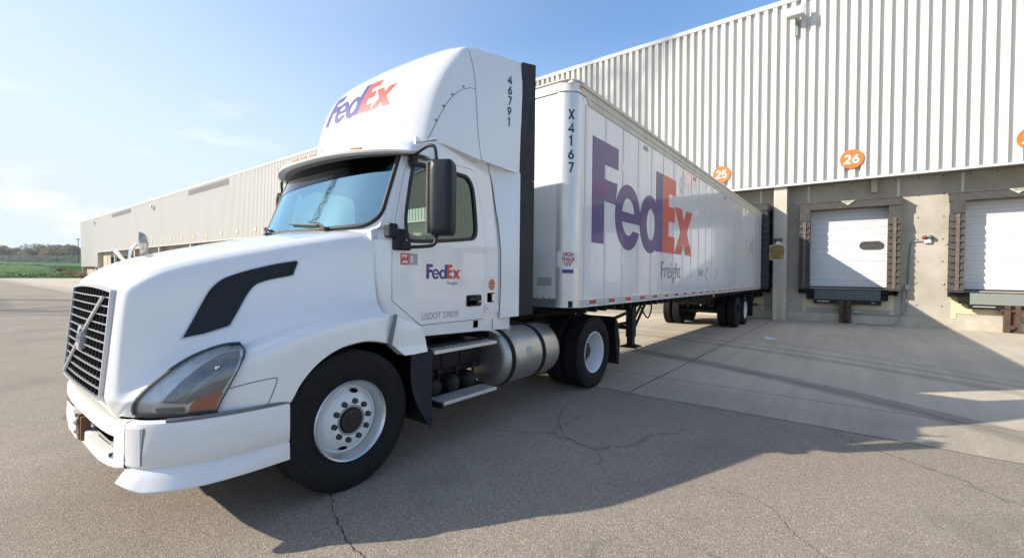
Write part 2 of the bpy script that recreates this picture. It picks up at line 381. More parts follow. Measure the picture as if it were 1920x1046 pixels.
def strokes(s, h, wt, align='CENTER', gap=.14, sx=1.):
    V = []; F = []; n = len(s); tot = (n*.6+(n-1)*gap)*h*sx; x0 = -tot/2 if align == 'CENTER' else 0
    for i, ch in enumerate(s):
        for li, P in enumerate(GL[ch]):
            P = [Vector((a*h*sx+x0+i*(.6+gap)*h*sx, c*h)) for a, c in P]; k = len(V); m = len(P)
            for j, p in enumerate(P):
                a = P[max(j-1, 0)]; c = P[min(j+1, m-1)]
                d1 = (p-a).normalized() if j else (c-p).normalized(); d2 = (c-p).normalized() if j < m-1 else d1
                nn_ = Vector((-d1.y, d1.x))+Vector((-d2.y, d2.x)); nn_ = nn_*min(1/max(nn_.length_squared/2, .18), 3)*.5*2
                q = nn_*wt/2
                V += [(p.x+q.x, p.y+q.y, li*.0006+j*1e-5), (p.x-q.x, p.y-q.y, li*.0006+j*1e-5)]
            F += [(k+2*j, k+2*j+1, k+2*j+3, k+2*j+2) for j in range(m-1)]
    return (V, F)

SPLIT = {}
def split_all():
    """give every separate piece of the listed parts an object of its own"""
    for o in list(C.objects):
        base = o.name.split('.')[0]
        if o.type != 'MESH' or base not in SPLIT: continue
        bm = bmesh.new(); bm.from_mesh(o.data); bm.verts.ensure_lookup_table(); seen = {}; k = 0
        for v in bm.verts:
            if v.index in seen: continue
            st = [v]; seen[v.index] = k
            while st:
                a = st.pop()
                for e in a.link_edges:
                    c = e.other_vert(a)
                    if c.index not in seen: seen[c.index] = k; st.append(c)
            k += 1
        bm.free()
        if k < 2 or k > 60: continue
        src = o.data
        for i in range(k):
            me = src.copy(); q = bmesh.new(); q.from_mesh(me); q.verts.ensure_lookup_table()
            bmesh.ops.delete(q, geom=[v for v in q.verts if seen[v.index] != i], context='VERTS'); q.to_mesh(me); q.free()
            if i == 0: o.data = me; o.name = SPLIT[base]
            else:
                c = o.copy(); c.data = me; C.objects.link(c); c.parent = o.parent; c.name = SPLIT[base]
# ---------------------------------------------------------------- ground
def shader(name):
    m = bpy.data.materials.new(name); MT[name] = m; m.use_nodes = True; nt = m.node_tree
    return m, nt.nodes, nt.links, nt.nodes['Principled BSDF']
def nn(n, typ, **k):
    o = n.new(typ)
    for a, v in k.items():
        if a.startswith('i') and a[1:].isdigit(): o.inputs[int(a[1:])].default_value = v
        else: setattr(o, a, v)
    return o
def ramp(n, l, src, stops):
    r = n.new('ShaderNodeValToRGB'); cr = r.color_ramp
    while len(cr.elements) < len(stops): cr.elements.new(.5)
    for e, (p, c) in zip(cr.elements, stops): e.position = p; e.color = (c, c, c, 1) if not isinstance(c, tuple) else (*c, 1)
    l.new(src, r.inputs[0]); return r.outputs[0]
def mixc(n, l, fac, a, b, blend='MIX'):
    m = n.new('ShaderNodeMix'); m.data_type = 'RGBA'; m.blend_type = blend
    for s, i in ((fac, 0), (a, 6), (b, 7)):
        if isinstance(s, (int, float)): m.inputs[i].default_value = s
        elif isinstance(s, tuple): m.inputs[i].default_value = (*s, 1)
        else: l.new(s, m.inputs[i])
    return m.outputs[2]
def math_(n, l, op, a, b=0., c=None):
    m = n.new('ShaderNodeMath'); m.operation = op
    for i, s in enumerate((a, b) if c is None else (a, b, c)):
        if isinstance(s, (int, float)): m.inputs[i].default_value = s
        else: l.new(s, m.inputs[i])
    return m.outputs[0]
def paving(name, kind):
    m, n, l, b = shader(name)
    tc = n.new('ShaderNodeTexCoord'); P = tc.outputs['Object']
    def noise_(s, d=6, r=.6, st=None):
        z = nn(n, 'ShaderNodeTexNoise'); z.inputs['Scale'].default_value = s; z.inputs['Detail'].default_value = d; z.inputs['Roughness'].default_value = r
        if st:
            mp = n.new('ShaderNodeMapping'); mp.inputs['Scale'].default_value = st; l.new(P, mp.inputs[0]); l.new(mp.outputs[0], z.inputs['Vector'])
        else: l.new(P, z.inputs['Vector'])
        return z.outputs['Fac']
    sp = n.new('ShaderNodeSeparateXYZ'); l.new(P, sp.inputs[0]); X, Y = sp.outputs[0], sp.outputs[1]
    big = noise_(.22, 7); mid = noise_(1.7, 6)
    if kind == 'asphalt':
        v = nn(n, 'ShaderNodeTexVoronoi'); v.inputs['Scale'].default_value = 170; l.new(P, v.inputs['Vector'])
        v2 = nn(n, 'ShaderNodeTexVoronoi'); v2.inputs['Scale'].default_value = 300; l.new(P, v2.inputs['Vector'])
        base = mixc(n, l, ramp(n, l, big, [(.3, 0), (.7, 1)]), (.245, .207, .162), (.325, .278, .222))
        cs = n.new('ShaderNodeSeparateColor'); l.new(v.outputs['Color'], cs.inputs[0])
        grain = ramp(n, l, cs.outputs[0], [(0, .55), (.5, .92), (.86, 1.10), (1., 1.7)])
        col = mixc(n, l, 1., base, grain, 'MULTIPLY')
        cs2 = n.new('ShaderNodeSeparateColor'); l.new(v2.outputs['Color'], cs2.inputs[0])
        col = mixc(n, l, .6, col, ramp(n, l, cs2.outputs[1], [(0, .6), (.7, 1.), (1, 1.6)]), 'MULTIPLY')
        # hairline cracking: cell borders bent by noise, kept only here and there
        wv = nn(n, 'ShaderNodeTexNoise'); wv.inputs['Scale'].default_value = .9; wv.inputs['Detail'].default_value = 8; wv.inputs['Roughness'].default_value = .7; l.new(P, wv.inputs['Vector'])
        wp = mixc(n, l, .55, P, wv.outputs['Color'], 'ADD')
        vc = nn(n, 'ShaderNodeTexVoronoi', feature='DISTANCE_TO_EDGE'); vc.inputs['Scale'].default_value = .36; l.new(wp, vc.inputs['Vector'])
        line = ramp(n, l, vc.outputs['Distance'], [(0, 1), (.0028, .8), (.0055, 0)])
        gate = ramp(n, l, noise_(.5, 4), [(.46, 0), (.56, 1)])
        ck = math_(n, l, 'MULTIPLY', line, gate)
        col = mixc(n, l, math_(n, l, 'MULTIPLY', ck, .5), col, (.06, .055, .05))
        col = mixc(n, l, ramp(n, l, noise_(.8, 5), [(.52, 0), (.72, .55)]), col, (.16, .14, .12))   # oil and wear
        h = math_(n, l, 'SUBTRACT', math_(n, l, 'MULTIPLY', v.outputs['Distance'], -.9), math_(n, l, 'MULTIPLY', ck, .8)); bs, dist = .45, .008
        rough = .88
    else:
        base = mixc(n, l, ramp(n, l, big, [(.3, 0), (.7, 1)]), (.41, .358, .28), (.53, .465, .37))
        col = mixc(n, l, .5, base, ramp(n, l, noise_(60, 3, .8), [(.3, .75), (.7, 1.2)]), 'MULTIPLY')
        col = mixc(n, l, .55, col, ramp(n, l, noise_(1.6, 5, .6, (2.2, .15, 1)), [(.35, .78), (.65, 1.08)]), 'MULTIPLY')  # sweep marks along the lanes
        gs = nn(n, 'ShaderNodeTexVoronoi'); gs.inputs['Scale'].default_value = 130; l.new(P, gs.inputs['Vector'])
        gc = n.new('ShaderNodeSeparateColor'); l.new(gs.outputs['Color'], gc.inputs[0])
        edge = ramp(n, l, math_(n, l, 'ADD', Y, math_(n, l, 'MULTIPLY', mid, .4)), [(0, 0), (1, 1)])
        col = mixc(n, l, .8, col, ramp(n, l, gc.outputs[0], [(0, .72), (.6, 1), (1, 1.35)]), 'MULTIPLY')
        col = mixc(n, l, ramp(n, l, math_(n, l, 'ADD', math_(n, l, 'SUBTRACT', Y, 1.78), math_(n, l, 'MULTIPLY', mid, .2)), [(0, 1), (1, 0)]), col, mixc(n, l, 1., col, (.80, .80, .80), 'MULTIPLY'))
        # slab joints: every 4.4 m across the docks, and at fixed distances from the wall
        fx = math_(n, l, 'PINGPONG', math_(n, l, 'ADD', X, -.35+.0), 2.2*2)
        jx = math_(n, l, 'ABSOLUTE', math_(n, l, 'SUBTRACT', math_(n, l, 'MODULO', math_(n, l, 'ADD', X, 440-.35+4.4), 8.8), 4.4))
        wob = math_(n, l, 'MULTIPLY', math_(n, l, 'SUBTRACT', noise_(3, 4), .5), .035)
        jx = math_(n, l, 'ADD', jx, wob)
        jy = math_(n, l, 'ABSOLUTE', math_(n, l, 'ADD', math_(n, l, 'SUBTRACT', Y, 2.28), wob))
        jy2 = math_(n, l, 'ABSOLUTE', math_(n, l, 'ADD', math_(n, l, 'SUBTRACT', Y, 8.9), wob))
        for j, wd in ((jx, .016), (jy, .013), (jy2, .008)):
            col = mixc(n, l, ramp(n, l, math_(n, l, 'DIVIDE', j, wd*2), [(.35, .85), (.55, 0)]), col, (.06, .057, .052))
        # tyre rubber arcs left by trucks turning in to the docks
        for cx, cy, r, wd, a in ((-4.78, -9.85, 15.0, .17, .55), (-4.2, -8.76, 13.55, .15, .45), (-4.6, -9.5, 14.45, .10, .35), (-4.4, -9.3, 16.7, .2, .42), (-4.6, -9.2, 17.3, .13, .35), (-6, -8, 17.6, .2, .2), (-30, -13.4, 22.6, .2, .3), (-60, -12, 24, .3, .3)):
            d = math_(n, l, 'ABSOLUTE', math_(n, l, 'SUBTRACT', math_(n, l, 'SQRT', math_(n, l, 'ADD', math_(n, l, 'POWER', math_(n, l, 'SUBTRACT', X, cx), 2.), math_(n, l, 'POWER', math_(n, l, 'SUBTRACT', Y, cy), 2.))), r))
            f = ramp(n, l, math_(n, l, 'DIVIDE', d, wd*2), [(.28, a), (.55, 0)])
            col = mixc(n, l, math_(n, l, 'MULTIPLY', f, ramp(n, l, mid, [(.3, .6), (.6, 1)])), col, (.105, .097, .087))
        h = noise_(70, 4); bs, dist = .25, .006; rough = .85
    l.new(col, b.inputs['Base Color']); b.inputs['Roughness'].default_value = rough
    bp = n.new('ShaderNodeBump'); bp.inputs['Strength'].default_value = bs; bp.inputs['Distance'].default_value = dist
    l.new(h, bp.inputs['Height']); l.new(bp.outputs[0], b.inputs['Normal'])
paving('asphalt', 'asphalt'); paving('apron concrete', 'concrete')
m, n, l, b = shader('grass')
tcn = n.new('ShaderNodeTexCoord'); z1 = nn(n, 'ShaderNodeTexNoise'); z1.inputs['Scale'].default_value = .12; z1.inputs['Detail'].default_value = 8
z2 = nn(n, 'ShaderNodeTexNoise'); z2.inputs['Scale'].default_value = 2.5; z2.inputs['Detail'].default_value = 8
l.new(tcn.outputs['Object'], z1.inputs['Vector']); l.new(tcn.outputs['Object'], z2.inputs['Vector'])
g1 = mixc(n, l, ramp(n, l, z1.outputs['Fac'], [(.35, 0), (.65, 1)]), (.022, .085, .003), (.038, .125, .005))
l.new(mixc(n, l, 1., g1, ramp(n, l, z2.outputs['Fac'], [(.3, .5), (.7, 1.35)]), 'MULTIPLY'), b.inputs['Base Color']); b.inputs['Roughness'].default_value = .9
def gz(y): return -S*min(max(y, -20), 18)
def ground_sheet(name, m, xs, ys, dz):
    return tag(B().grid([[(x, y, gz(y)+dz) for y in ys] for x in xs]).build(name, m), kind='structure')
ground_sheet('ground', 'asphalt', (-1000, -160, -60, 0, 60, 1000), (-1000, -200, -20, -6, 0, 18, 200, 1000), 0)
ys = [.98+.035*noise.noise(Vector((i*.37, 0, 0)))*2 for i in range(401)]
xs = [-80+i*.3 for i in range(401)]
b = B(); b.grid([[(x, y+.07, gz(y)+.003), (x, 2, gz(2)+.003), (x, 16.5, gz(16.5)+.003)] for x, y in zip(xs, ys)]); b.grid([[(-150, 1.05, gz(1)+.003), (-150, 16.5, gz(16.5)+.003)], [(-80, ys[0]+.07, gz(1)+.003), (-80, 16.5, gz(16.5)+.003)]])
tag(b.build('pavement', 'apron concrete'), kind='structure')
# the wide cracks in the asphalt
def crack(pts, wd, seed):
    random.seed(seed); P = crv(pts, 14); out = []
    for i, (x, y) in enumerate(P):
        k = min(1, i/6, (len(P)-1-i)/6)
        x += random.uniform(-.012, .012); y += random.uniform(-.012, .012); h = .5*wd*(.35+random.random())*max(k, .12)
        out.append([(x-h*.7, y-h, gz(y)+.003), (x+h*.7, y+h, gz(y)+.003)])
    return out
b = B()
for pts, wd, sd in (([(-.35, -3.02), (.2, -3.28), (.62, -3.38), (1.1, -3.36), (1.7, -3.2), (2.6, -2.95)], .0065, 1),
                    ([(.36, 1.05), (.30, .62), (-.02, .2), (.10, -.35), (.45, -.9), (.9, -1.1), (1.3, -.95)], .007, 2),
                    ([(.0, .9), (-.5, .5), (-.9, .1)], .005, 3), ([(-.4, .25), (-.9, -.3), (-1.2, -1.6)], .004, 4),
                    ([(-8.4, -2.9), (-7.0, -3.3), (-6.2, -3.5), (-5.4, -3.2), (-4.6, -3.6)], .006, 5),
                    ([(-9, -1.2), (-7.4, -.9), (-6.3, -1.4), (-5.3, -1.2)], .005, 6),
                    ([(3.0, -1.9), (2.6, -1.6), (2.3, -1.2), (1.8, -1.25)], .003, 8)): b.grid(crack(pts, wd, sd))
tag(b.build('asphalt_cracks', 'crack'), kind='structure')
# grass bank beyond the yard and the tree belt behind it
G = []
for i in range(90):
    x = -112-(i/89)**2.2*620; r = []
    for j in range(60):
        y = -400+(j/59)*560 if j < 40 else 0
        y = [-500, -300, -150, -90, -60, -40, -25, -15, -8, -4, 0, 3, 6, 8, 10, 11.5, 13, 14, 15, 17, 20, 25, 35, 50, 80, 130, 200, 300][min(j, 27)] if j < 28 else None
        if y is None: break
        k = min(1, max(0, (-116.5-.9*noise.noise(Vector((y*.12, 3, 0)))-x)/1.0)); hgt = tab(-x, [(116, .12), (119, .55), (124, 1.3), (134, 2.35), (150, 3.1), (230, 4.0), (520, 6.3), (800, 7)])
        f = 1 if x < -136 else min(1, max(0, (13.8-y)/4))
        z = gz(y)-.06+k*(hgt+.06)*f+k*.25*noise.noise(Vector((x*.08, y*.08, 5)))
        r.append((x, y, z))
    G.append(r)
tag(B().grid(G).build('grass_field', 'grass', smooth=60), kind='structure')
b = B(); random.seed(7)       # rough tufts along the foot and top of the bank
for i in range(2600):
    y = random.uniform(-12, 13); x = -116.4-random.random()**1.6*26; hgt = tab(-x, [(116, .12), (119, .55), (124, 1.3), (134, 2.35), (150, 3.1)])*min(1, max(0, (13.8-y)/4))+gz(y)
    h = random.uniform(.05, .2); r = h*.8; a = random.random()*6.28
    b.add([(x+r*cos(a), y+r*sin(a), hgt-.05), (x-r*cos(a), y-r*sin(a), hgt-.05), (x+random.uniform(-.2, .2), y+random.uniform(-.2, .2), hgt+h)], [(0, 1, 2)])
tag(b.build('grass_tufts', 'grass'), 'rough long grass along the foot of the green bank', 'grass', kind='stuff')

# ---------------------------------------------------------------- warehouse
ZB = -.30
WY = 15.10; RY = 15.80                       # cladding face, recessed concrete wall face
XL, XR = -130.4, 22.0
BX = XC
wh = root('warehouse_building', ((XL+XR)/2, 20, ZB), 'long warehouse with white ribbed cladding above grey concrete loading docks', 'building')
def clad(x0, x1, z0, z1, b):
    p = .305; x = x0; top = []
    prof = [(0, 0), (.022, .115), (.088, .115), (.093, .105), (.098, .115), (.165, .115), (.187, 0)]
    pts = []
    k = 0
    while x < x1:
        for a, d in prof:
            if x+a < x1: pts.append((x+a, WY-d))
        x += p
    pts.append((x1, WY))
    b.grid([[(a, y, z0), (a, y, z1)] for a, y in pts])
    # back of the sheet, end and foot flanges
    return b
b = B(); clad(-114.4, XR, ZB+5.20, ZB+11.985, b); clad(XL, -114.4, ZB+2.42, ZB+11.985, b)
b.box(XL, XR, WY+.02, WY+.10, ZB+5.21, ZB+11.97); b.box(XL, -114.4, WY+.02, WY+.10, ZB+2.43, ZB+5.3)
b.build('cladding', 'wall cladding', wh)
b = B().box(XL-.03, XR, WY-.14, WY+.12, ZB+11.985, ZB+12.16); b.box(-114.4, XR, WY-.125, WY+.02, ZB+5.13, ZB+5.202); b.box(XL, -114.4, WY-.06, WY+.02, ZB+2.36, ZB+2.422)
b.box(XL-.04, XL, WY-.06, WY+.1, ZB+2.36, ZB+12.1); b.build('trim', 'cladding trim', wh, bevel=.01)
b = B().box(XL, XR, WY+.12, 75, ZB+11.9, ZB+11.97); b.build('roof', 'louvre', wh)
b = B().box(XL, XL+.2, WY+.1, 75, ZB+.0, ZB+11.9); b.box(XR-.2, XR, WY+.1, 75, ZB, ZB+11.9); b.build('end_wall', 'cladding trim', wh)
b = B().box(-116, XR, WY+.10, RY+.4, ZB+5.16, ZB+5.19); b.box(XL, -114.4, WY+.10, RY+.4, ZB+2.38, ZB+2.418); b.build('soffit', 'louvre', wh)
NUM = {n: (4.01+4.25*(n-26) if n >= 25 else -.24-4.34*(25-n)) for n in range(1, 30)}
doors = [n for n in NUM]
# concrete wall with a door opening at every dock
b = B()
def dx(n): return {25: -.10, 26: 3.92, 27: 8.08, 28: 12.2}.get(n, NUM[n]-.09)
edges = []
for n in sorted(NUM): edges.append((dx(n)-1.23, dx(n)+1.23))
x = XL+.2
for a, c in edges:
    b.box(x, a, RY, RY+.3, ZB-.1, ZB+5.30); x = c
b.box(x, XR-.2, RY, RY+.3, ZB-.1, ZB+5.30)
for a, c in edges: b.box(a, c, RY, RY+.3, ZB+4.23, ZB+5.30); b.box(a, c, RY, RY+.3, ZB-.1, ZB+1.28)
b.build('concrete_wall', 'concrete wall', wh)
b = B(); b.box(XL+.2, XR, RY-.10, RY, ZB-.1, ZB+.32); b.build('ledge', 'concrete ledge', wh, bevel=.01)
cols = [1.84-12.93*k for k in range(0, 10)]+[15.0]
for cx in cols:
    b = B().box(cx-.22, cx+.22, WY+.02, RY, ZB-.1, ZB+5.12); c = b.build('column', 'concrete column', wh, bevel=.012)
    if cx > 0:
        g = B().box(cx-.215, cx-.085, WY+.005, WY+.022, ZB, ZB+1.28); g.box(cx+.09, cx+.205, WY+.005, WY+.022, ZB, ZB+1.28); g.build('guard_stripe', 'cream paint', c)
b = B()
for x in (1.08, 2.70, 5.32, 6.92, 9.55): b.box(x-.035, x+.035, RY-.012, RY, ZB+4.5, ZB+5.2)
b.build('wall_joint', 'cladding trim', wh)
b = B()
for x in (4.66, 9.0, -.9): b.box(x-.09, x+.09, RY-.16, RY-.0, ZB+4.72, ZB+5.2)
b.build('bracket', 'concrete column', wh, bevel=.01)
b = B(); random.seed(3)                      # form-tie holes
for x in [i*.61+2.2 for i in range(12)]:
    for z in (.75, 1.5, 2.25, 3.0, 3.75, 4.5, 5.1):
        xx = x+random.uniform(-.02, .02)
        if any(abs(xx-dx(n)) < 1.5 for n in NUM) and z < 4.6: continue
        b.cyl((xx, RY-.003, ZB+z), (xx, RY+.01, ZB+z), .022, 8)
b.build('tie_hole', 'crack', wh)
for i, (x0, x1, z0, z1) in enumerate(((-62.6, -50.1, 11.2, 11.8), (-102.0, -89.5, 11.15, 11.75))):
    b = B()
    for k in range(10): zz = lerp(k/10, z0, z1); b.box(x0, x1, WY-.15, WY-.13, ZB+zz, ZB+zz+.035)
    b.box(x0, x1, WY-.13, WY-.126, ZB+z0, ZB+z1); b.build('louvre', 'louvre', wh)
# doors, shelters, levellers
def dock(n, detail, worn=True, shelter='shelter fabric', face=None, hw=1.42, plate='leveler grey'):
    x = dx(n); zt = 4.20; z0 = 1.30
    # door: one mesh of ribbed sections
    pts = []; k = 12 if detail else 4; hgt = (zt-z0)/k
    for i in range(k):
        z = z0+i*hgt; pts += [(z+.0, RY+.16), (z+.02, RY+.145), (z+hgt*.48, RY+.145), (z+hgt*.5, RY+.137), (z+hgt*.54, RY+.145), (z+hgt-.02, RY+.145), (z+hgt-.001, RY+.16)]
    b = B().grid([[(x-1.23, y, ZB+z), (x+1.23, y, ZB+z)] for z, y in pts]); b.box(x-1.23, x+1.23, RY+.17, RY+.2, ZB+z0, ZB+zt+.03)
    d = b.build('dock_door', 'door white', wh)
    if detail:
        fn = lambda a, c, t: (x+a, RY+.145-t, ZB+c)
        if n == 26:
            fr = patch('window_frame', 'rubber grey', d, [(rrect(.35, 2.70, 1.04, 2.99, .14), [rrect(.39, 2.735, 1.00, 2.955, .11)])], fn, -.01, .03)
            patch('vision_window', 'door window', d, [(rrect(.385, 2.73, 1.005, 2.96, .11), [])], fn, -.01, .008)
        b = B().box(x-1.23, x+1.23, RY+.10, RY+.16, ZB+1.28, ZB+1.33); b.build('door_seal', 'seal black', d)
    # shelter
    F = face or RY-.40
    if detail:
        b = B(); b.box(x-hw-.06, x+hw+.06, F, RY, ZB+4.20, ZB+4.46); b.box(x-hw-.08, x+hw+.08, F-.015, RY, ZB+4.44, ZB+4.49)
        b.box(x-hw-.02, x-1.13, F-.012, F, ZB+3.80, ZB+4.22)
        sh = b.build('dock_shelter', shelter, wh, bevel=.02)
        for s in (-1, 1):
            b = B(); zz = 3.80; k = 0
            while zz > 1.3:
                h = .225; a0, a1 = (x-hw-.05, x-1.135) if s < 0 else (x+1.135, x+hw+.05)
                lo = zz-h-.03; zz0 = max(lo, 1.24)
                b.add([(a0, F+.03, ZB+zz), (a1, F+.03, ZB+zz), (a1, F-.03, ZB+zz0), (a0, F-.03, ZB+zz0), (a0, RY, ZB+zz), (a1, RY, ZB+zz), (a1, RY, ZB+zz0), (a0, RY, ZB+zz0)],
                      [(0, 1, 2, 3), (4, 5, 1, 0), (3, 2, 6, 7), (0, 3, 7, 4), (1, 5, 6, 2)])
                zz -= h; k += 1
            b.box(a0+.012, a1-.012, F+.035, RY, ZB+1.22, ZB+4.21); p = b.build('side_pad', shelter, sh)
            if worn: B().box((a0+a1)/2-.045, (a0+a1)/2+.045, F-.036, F-.03, ZB+1.3, ZB+3.78).build('guide_strip', 'shelter worn', sh)
        # badge on the shelter head
        fn = lambda a, c, t: (x+a, F-.015-t, ZB+c)
        patch('maker_badge', 'badge cream', sh, [([(-.21, 4.46), (.21, 4.46), (0, 4.30)], [])], fn, 0, .012)
        letters('badge_text', 'leveler grey', sh, shift(text2d('KELLEY', .066, .002, 'CENTER'), 0, 4.395), fn, .015)
        # leveller pit, bumpers, frame
        b = B().box(x-hw-.06, x+hw-.02, RY-.26, RY-.1, ZB+1.07, ZB+1.245); b.box(x-hw+.2, x-.98, RY-.24, RY-.1, ZB+.86, ZB+1.07); b.box(x+.98, x+hw-.24, RY-.24, RY-.1, ZB+.86, ZB+1.07)
        b.box(x+hw-.1, x+hw+.03, RY-.26, RY-.1, ZB+1.05, ZB+1.235)
        b.build('dock_bumper', 'rubber', wh, bevel=.015)
        b = B().box(x-.97, x+.97, RY-.28, RY-.27, ZB+.86, ZB+1.22); lp = b.build('leveller_lip', plate, wh)
        B().box(x-.99, x+.99, RY-.26, RY-.12, ZB+.70, ZB+.855).build('lip_keeper', 'chassis black', wh, bevel=.01)
        b = B()
        if n == 26: b.box(x-.88, x-.5, RY-.275, RY-.262, ZB+.765, ZB+.81); b.box(x+.72, x+.82, RY-.275, RY-.262, ZB+.765, ZB+.79)
        else: b.box(x-.9, x-.4, RY-.275, RY-.262, ZB+.775, ZB+.805)
        b.build('keeper_plate', 'sticker grey', wh)
        fn = lambda a, c, t: (x+a, RY-t, ZB+c)
        patch('pit_frame', 'cream paint', wh, [([(-1.37, .34), (-1.25, .34), (-1.25, .52), (1.23, .52), (1.23, .34), (1.34, .34), (1.34, 1.06), (-1.37, 1.06)], [])], fn, 0, .015)
        b = B().box(x-.20, x-.07, RY-.30, RY-.1, ZB+.0, ZB+.86); b.box(x+.03, x+.15, RY-.30, RY-.1, ZB, ZB+.86); b.box(x-.07, x+.03, RY-.22, RY-.1, ZB, ZB+.80)
        b.box(x-.30, x+.26, RY-.29, RY-.1, ZB+.66, ZB+.72); b.box(x-.06, x+.02, RY-.34, RY-.2, ZB+.12, ZB+.24); b.cyl((x-.02, RY-.36, ZB+.2), (x-.02, RY-.2, ZB+.2), .05, 10)
        b.build('truck_restraint', 'rust', wh, bevel=.006)
    else:
        b = B(); b.box(x-1.5, x-1.2, F, RY, ZB+1.2, ZB+4.45); b.box(x+1.2, x+1.5, F, RY, ZB+1.2, ZB+4.45); b.box(x-1.2, x+1.2, F, RY, ZB+4.1, ZB+4.45)
        b.build('dock_shelter', 'shelter black', wh)
        b = B().box(x-1.4, x-.95, RY-.24, RY-.1, ZB+.95, ZB+1.2); b.box(x+.95, x+1.4, RY-.24, RY-.1, ZB+.95, ZB+1.2); b.build('dock_bumper', 'rubber', wh)
for n in NUM:
    if n in (26, 27): dock(n, True, plate='leveler grey' if n == 26 else 'tread plate')
    elif n == 25: dock(n, True, worn=False, shelter='shelter black', face=14.45, hw=1.55)
    elif n == 28: dock(n, True)
    else: dock(n, False)
# end bay under the low cladding
b = B().box(-129.5, -123.0, RY-.05, RY, ZB+.1, ZB+2.2); b.build('service_door', 'beige door', wh)
b = B().box(XL+.05, XL+.3, WY+.03, RY, ZB-.3, ZB+2.36); b.box(-117.2, -116.9, WY+.03, RY, ZB-.1, ZB+2.36); b.build('corner_post', 'concrete column', wh)
b = B().box(-114.5, -110.5, RY-.05, RY, ZB+.1, ZB+4.4); b.build('service_door', 'beige door', wh)
# conduits
b = B(); b.tube(crv([(6.03, RY-.03, ZB+2.93), (5.78, RY-.03, ZB+2.93), (5.68, RY-.03, ZB+2.86), (5.66, RY-.03, ZB+2.6), (5.62, RY-.03, ZB+1.42)], 6), .022)
b.tube(crv([(5.60, RY-.03, ZB+1.3), (5.60, RY-.03, ZB+.75), (5.56, RY-.05, ZB+.52), (5.42, RY-.14, ZB+.38), (5.15, RY-.16, ZB+.36), (4.3, RY-.13, ZB+.36)], 6), .014)
b.tube(crv([(5.50, RY-.03, ZB+1.3), (5.48, RY-.05, ZB+.8), (5.44, RY-.2, ZB+.35), (5.25, RY-.42, ZB+.07), (5.0, RY-.5, ZB+.03), (4.5, RY-.45, ZB+.02), (4.25, RY-.3, ZB+.02)], 6), .018)
b.tube([(1.12, RY-.03, ZB+2.98), (1.64, RY-.03, ZB+2.98)], .012); b.tube(crv([(1.5, RY-.03, ZB+1.5), (1.5, RY-.03, ZB+.6), (1.42, RY-.03, ZB+.52), (.6, RY-.03, ZB+.52)], 5), .014)
b.build('conduit', 'conduit grey', wh, smooth=40)
b = B().box(5.54, 5.66, RY-.09, RY, ZB+1.28, ZB+1.44); b.box(1.44, 1.53, RY-.07, RY, ZB+1.42, ZB+1.56); b.box(4.12, 4.3, RY-.18, RY-.1, ZB+.40, ZB+.47)
b.build('junction_box', 'lamp housing', wh, bevel=.008)
b = B()
for x, z in ((2.46, 3.93), (5.47, 2.78), (5.44, 1.42), (6.62, 3.93), (6.56, 2.83), (6.5, 1.5), (9.74, 3.9)): b.box(x-.03, x+.03, RY-.03, RY, ZB+z-.035, ZB+z+.035)
b.build('bracket_clip', 'lamp housing', wh)
b = B().box(-.02+1.28, 1.33, WY-.09, WY-.05, ZB+5.9, ZB+6.75); b.build('pipe_stub', 'louvre', wh)
# number discs
FARZ = 5.93
def num_sign(n, label):
    x = NUM[n]; z = ZB+6.18 if n < 20 else ZB+5.92+.29
    z = ZB+FARZ
    if n >= 25: z = ZB+5.86
    r = root('dock_number_sign', (x, WY-.14, z), label, 'sign', 'orange door number signs along the cladding')
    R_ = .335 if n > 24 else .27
    b = B().cyl((x, WY-.16, z), (x, WY-.118, z), R_, 48 if n > 24 else 16); b.build('disc', 'sign orange' if n > 24 else 'sign orange hazed', r, bevel=.004)
    fn = lambda a, c, t: (x+a, WY-.16-t, z+c)
    letters('digits', 'sign face', r, shift(strokes(str(n), .30, .058), 0, -.15), fn, .004)
num_sign(25, 'orange round door number sign reading 25 just above the trailer roof')
num_sign(26, 'orange round door number sign reading 26 on the ribbed wall')
num_sign(27, 'orange round door number sign cut off by the right edge, reading 27')
words = ['smallest', 'second', 'third', 'fourth', 'fifth', 'sixth', 'seventh', 'eighth', 'ninth', 'tenth', 'eleventh', 'twelfth', 'thirteenth', 'fourteenth', 'fifteenth']
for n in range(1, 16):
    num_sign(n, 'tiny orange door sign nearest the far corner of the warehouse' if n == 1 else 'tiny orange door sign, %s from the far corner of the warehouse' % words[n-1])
# red and green dock signal lights
def signal(x, y, z, label):
    r = root('dock_signal_light', (x, y, z), label, 'signal light', 'red and green signal lights beside the docks')
    B().box(x-.085, x+.085, y-.09, y, z-.075, z+.055).build('housing', 'sign face', r, bevel=.01)
    for s, c in ((-1, 'lamp red'), (1, 'lamp green')):
        b = B().lathe([(0, 0), (.045, .0), (.065, -.02), (.072, -.07), (.06, -.11), (.03, -.13), (0, -.135)], (x+s*.08, y-.02, z+.11), 16, 'y'); b.build('lamp', c, r, smooth=50)
signal(6.10, RY, ZB+2.95, 'red and green signal light on the bare concrete wall right of the closed door')
signal(1.80, WY+.02, ZB+3.0, 'red and green signal light on the column above the yellow notice')
nb = root('notice_board', (1.76, WY+.01, ZB+2.35), 'yellow and brown warning notice on the concrete column', 'sign')
fn = lambda a, c, t: (1.76+a, WY+.018-t, ZB+c)
patch('border', 'sticker white', nb, [(rrect(-.265, 2.34, .265, 2.92, .05), [])], fn, 0, .012)
patch('panel', 'notice yellow', nb, [(rrect(-.245, 2.36, .245, 2.90, .04), [])], fn, .010, .016)
tx = [shift(text2d(s, .105, .004, 'CENTER', .78), 0, z) for s, z in (('CAUTION', 2.80), ('DO NOT PULL', 2.68), ('OUT UNTIL', 2.58), ('LIGHT IS', 2.48), ('GREEN', 2.385))]
letters('lettering', 'notice brown', nb, join2d(*tx), fn, .019)
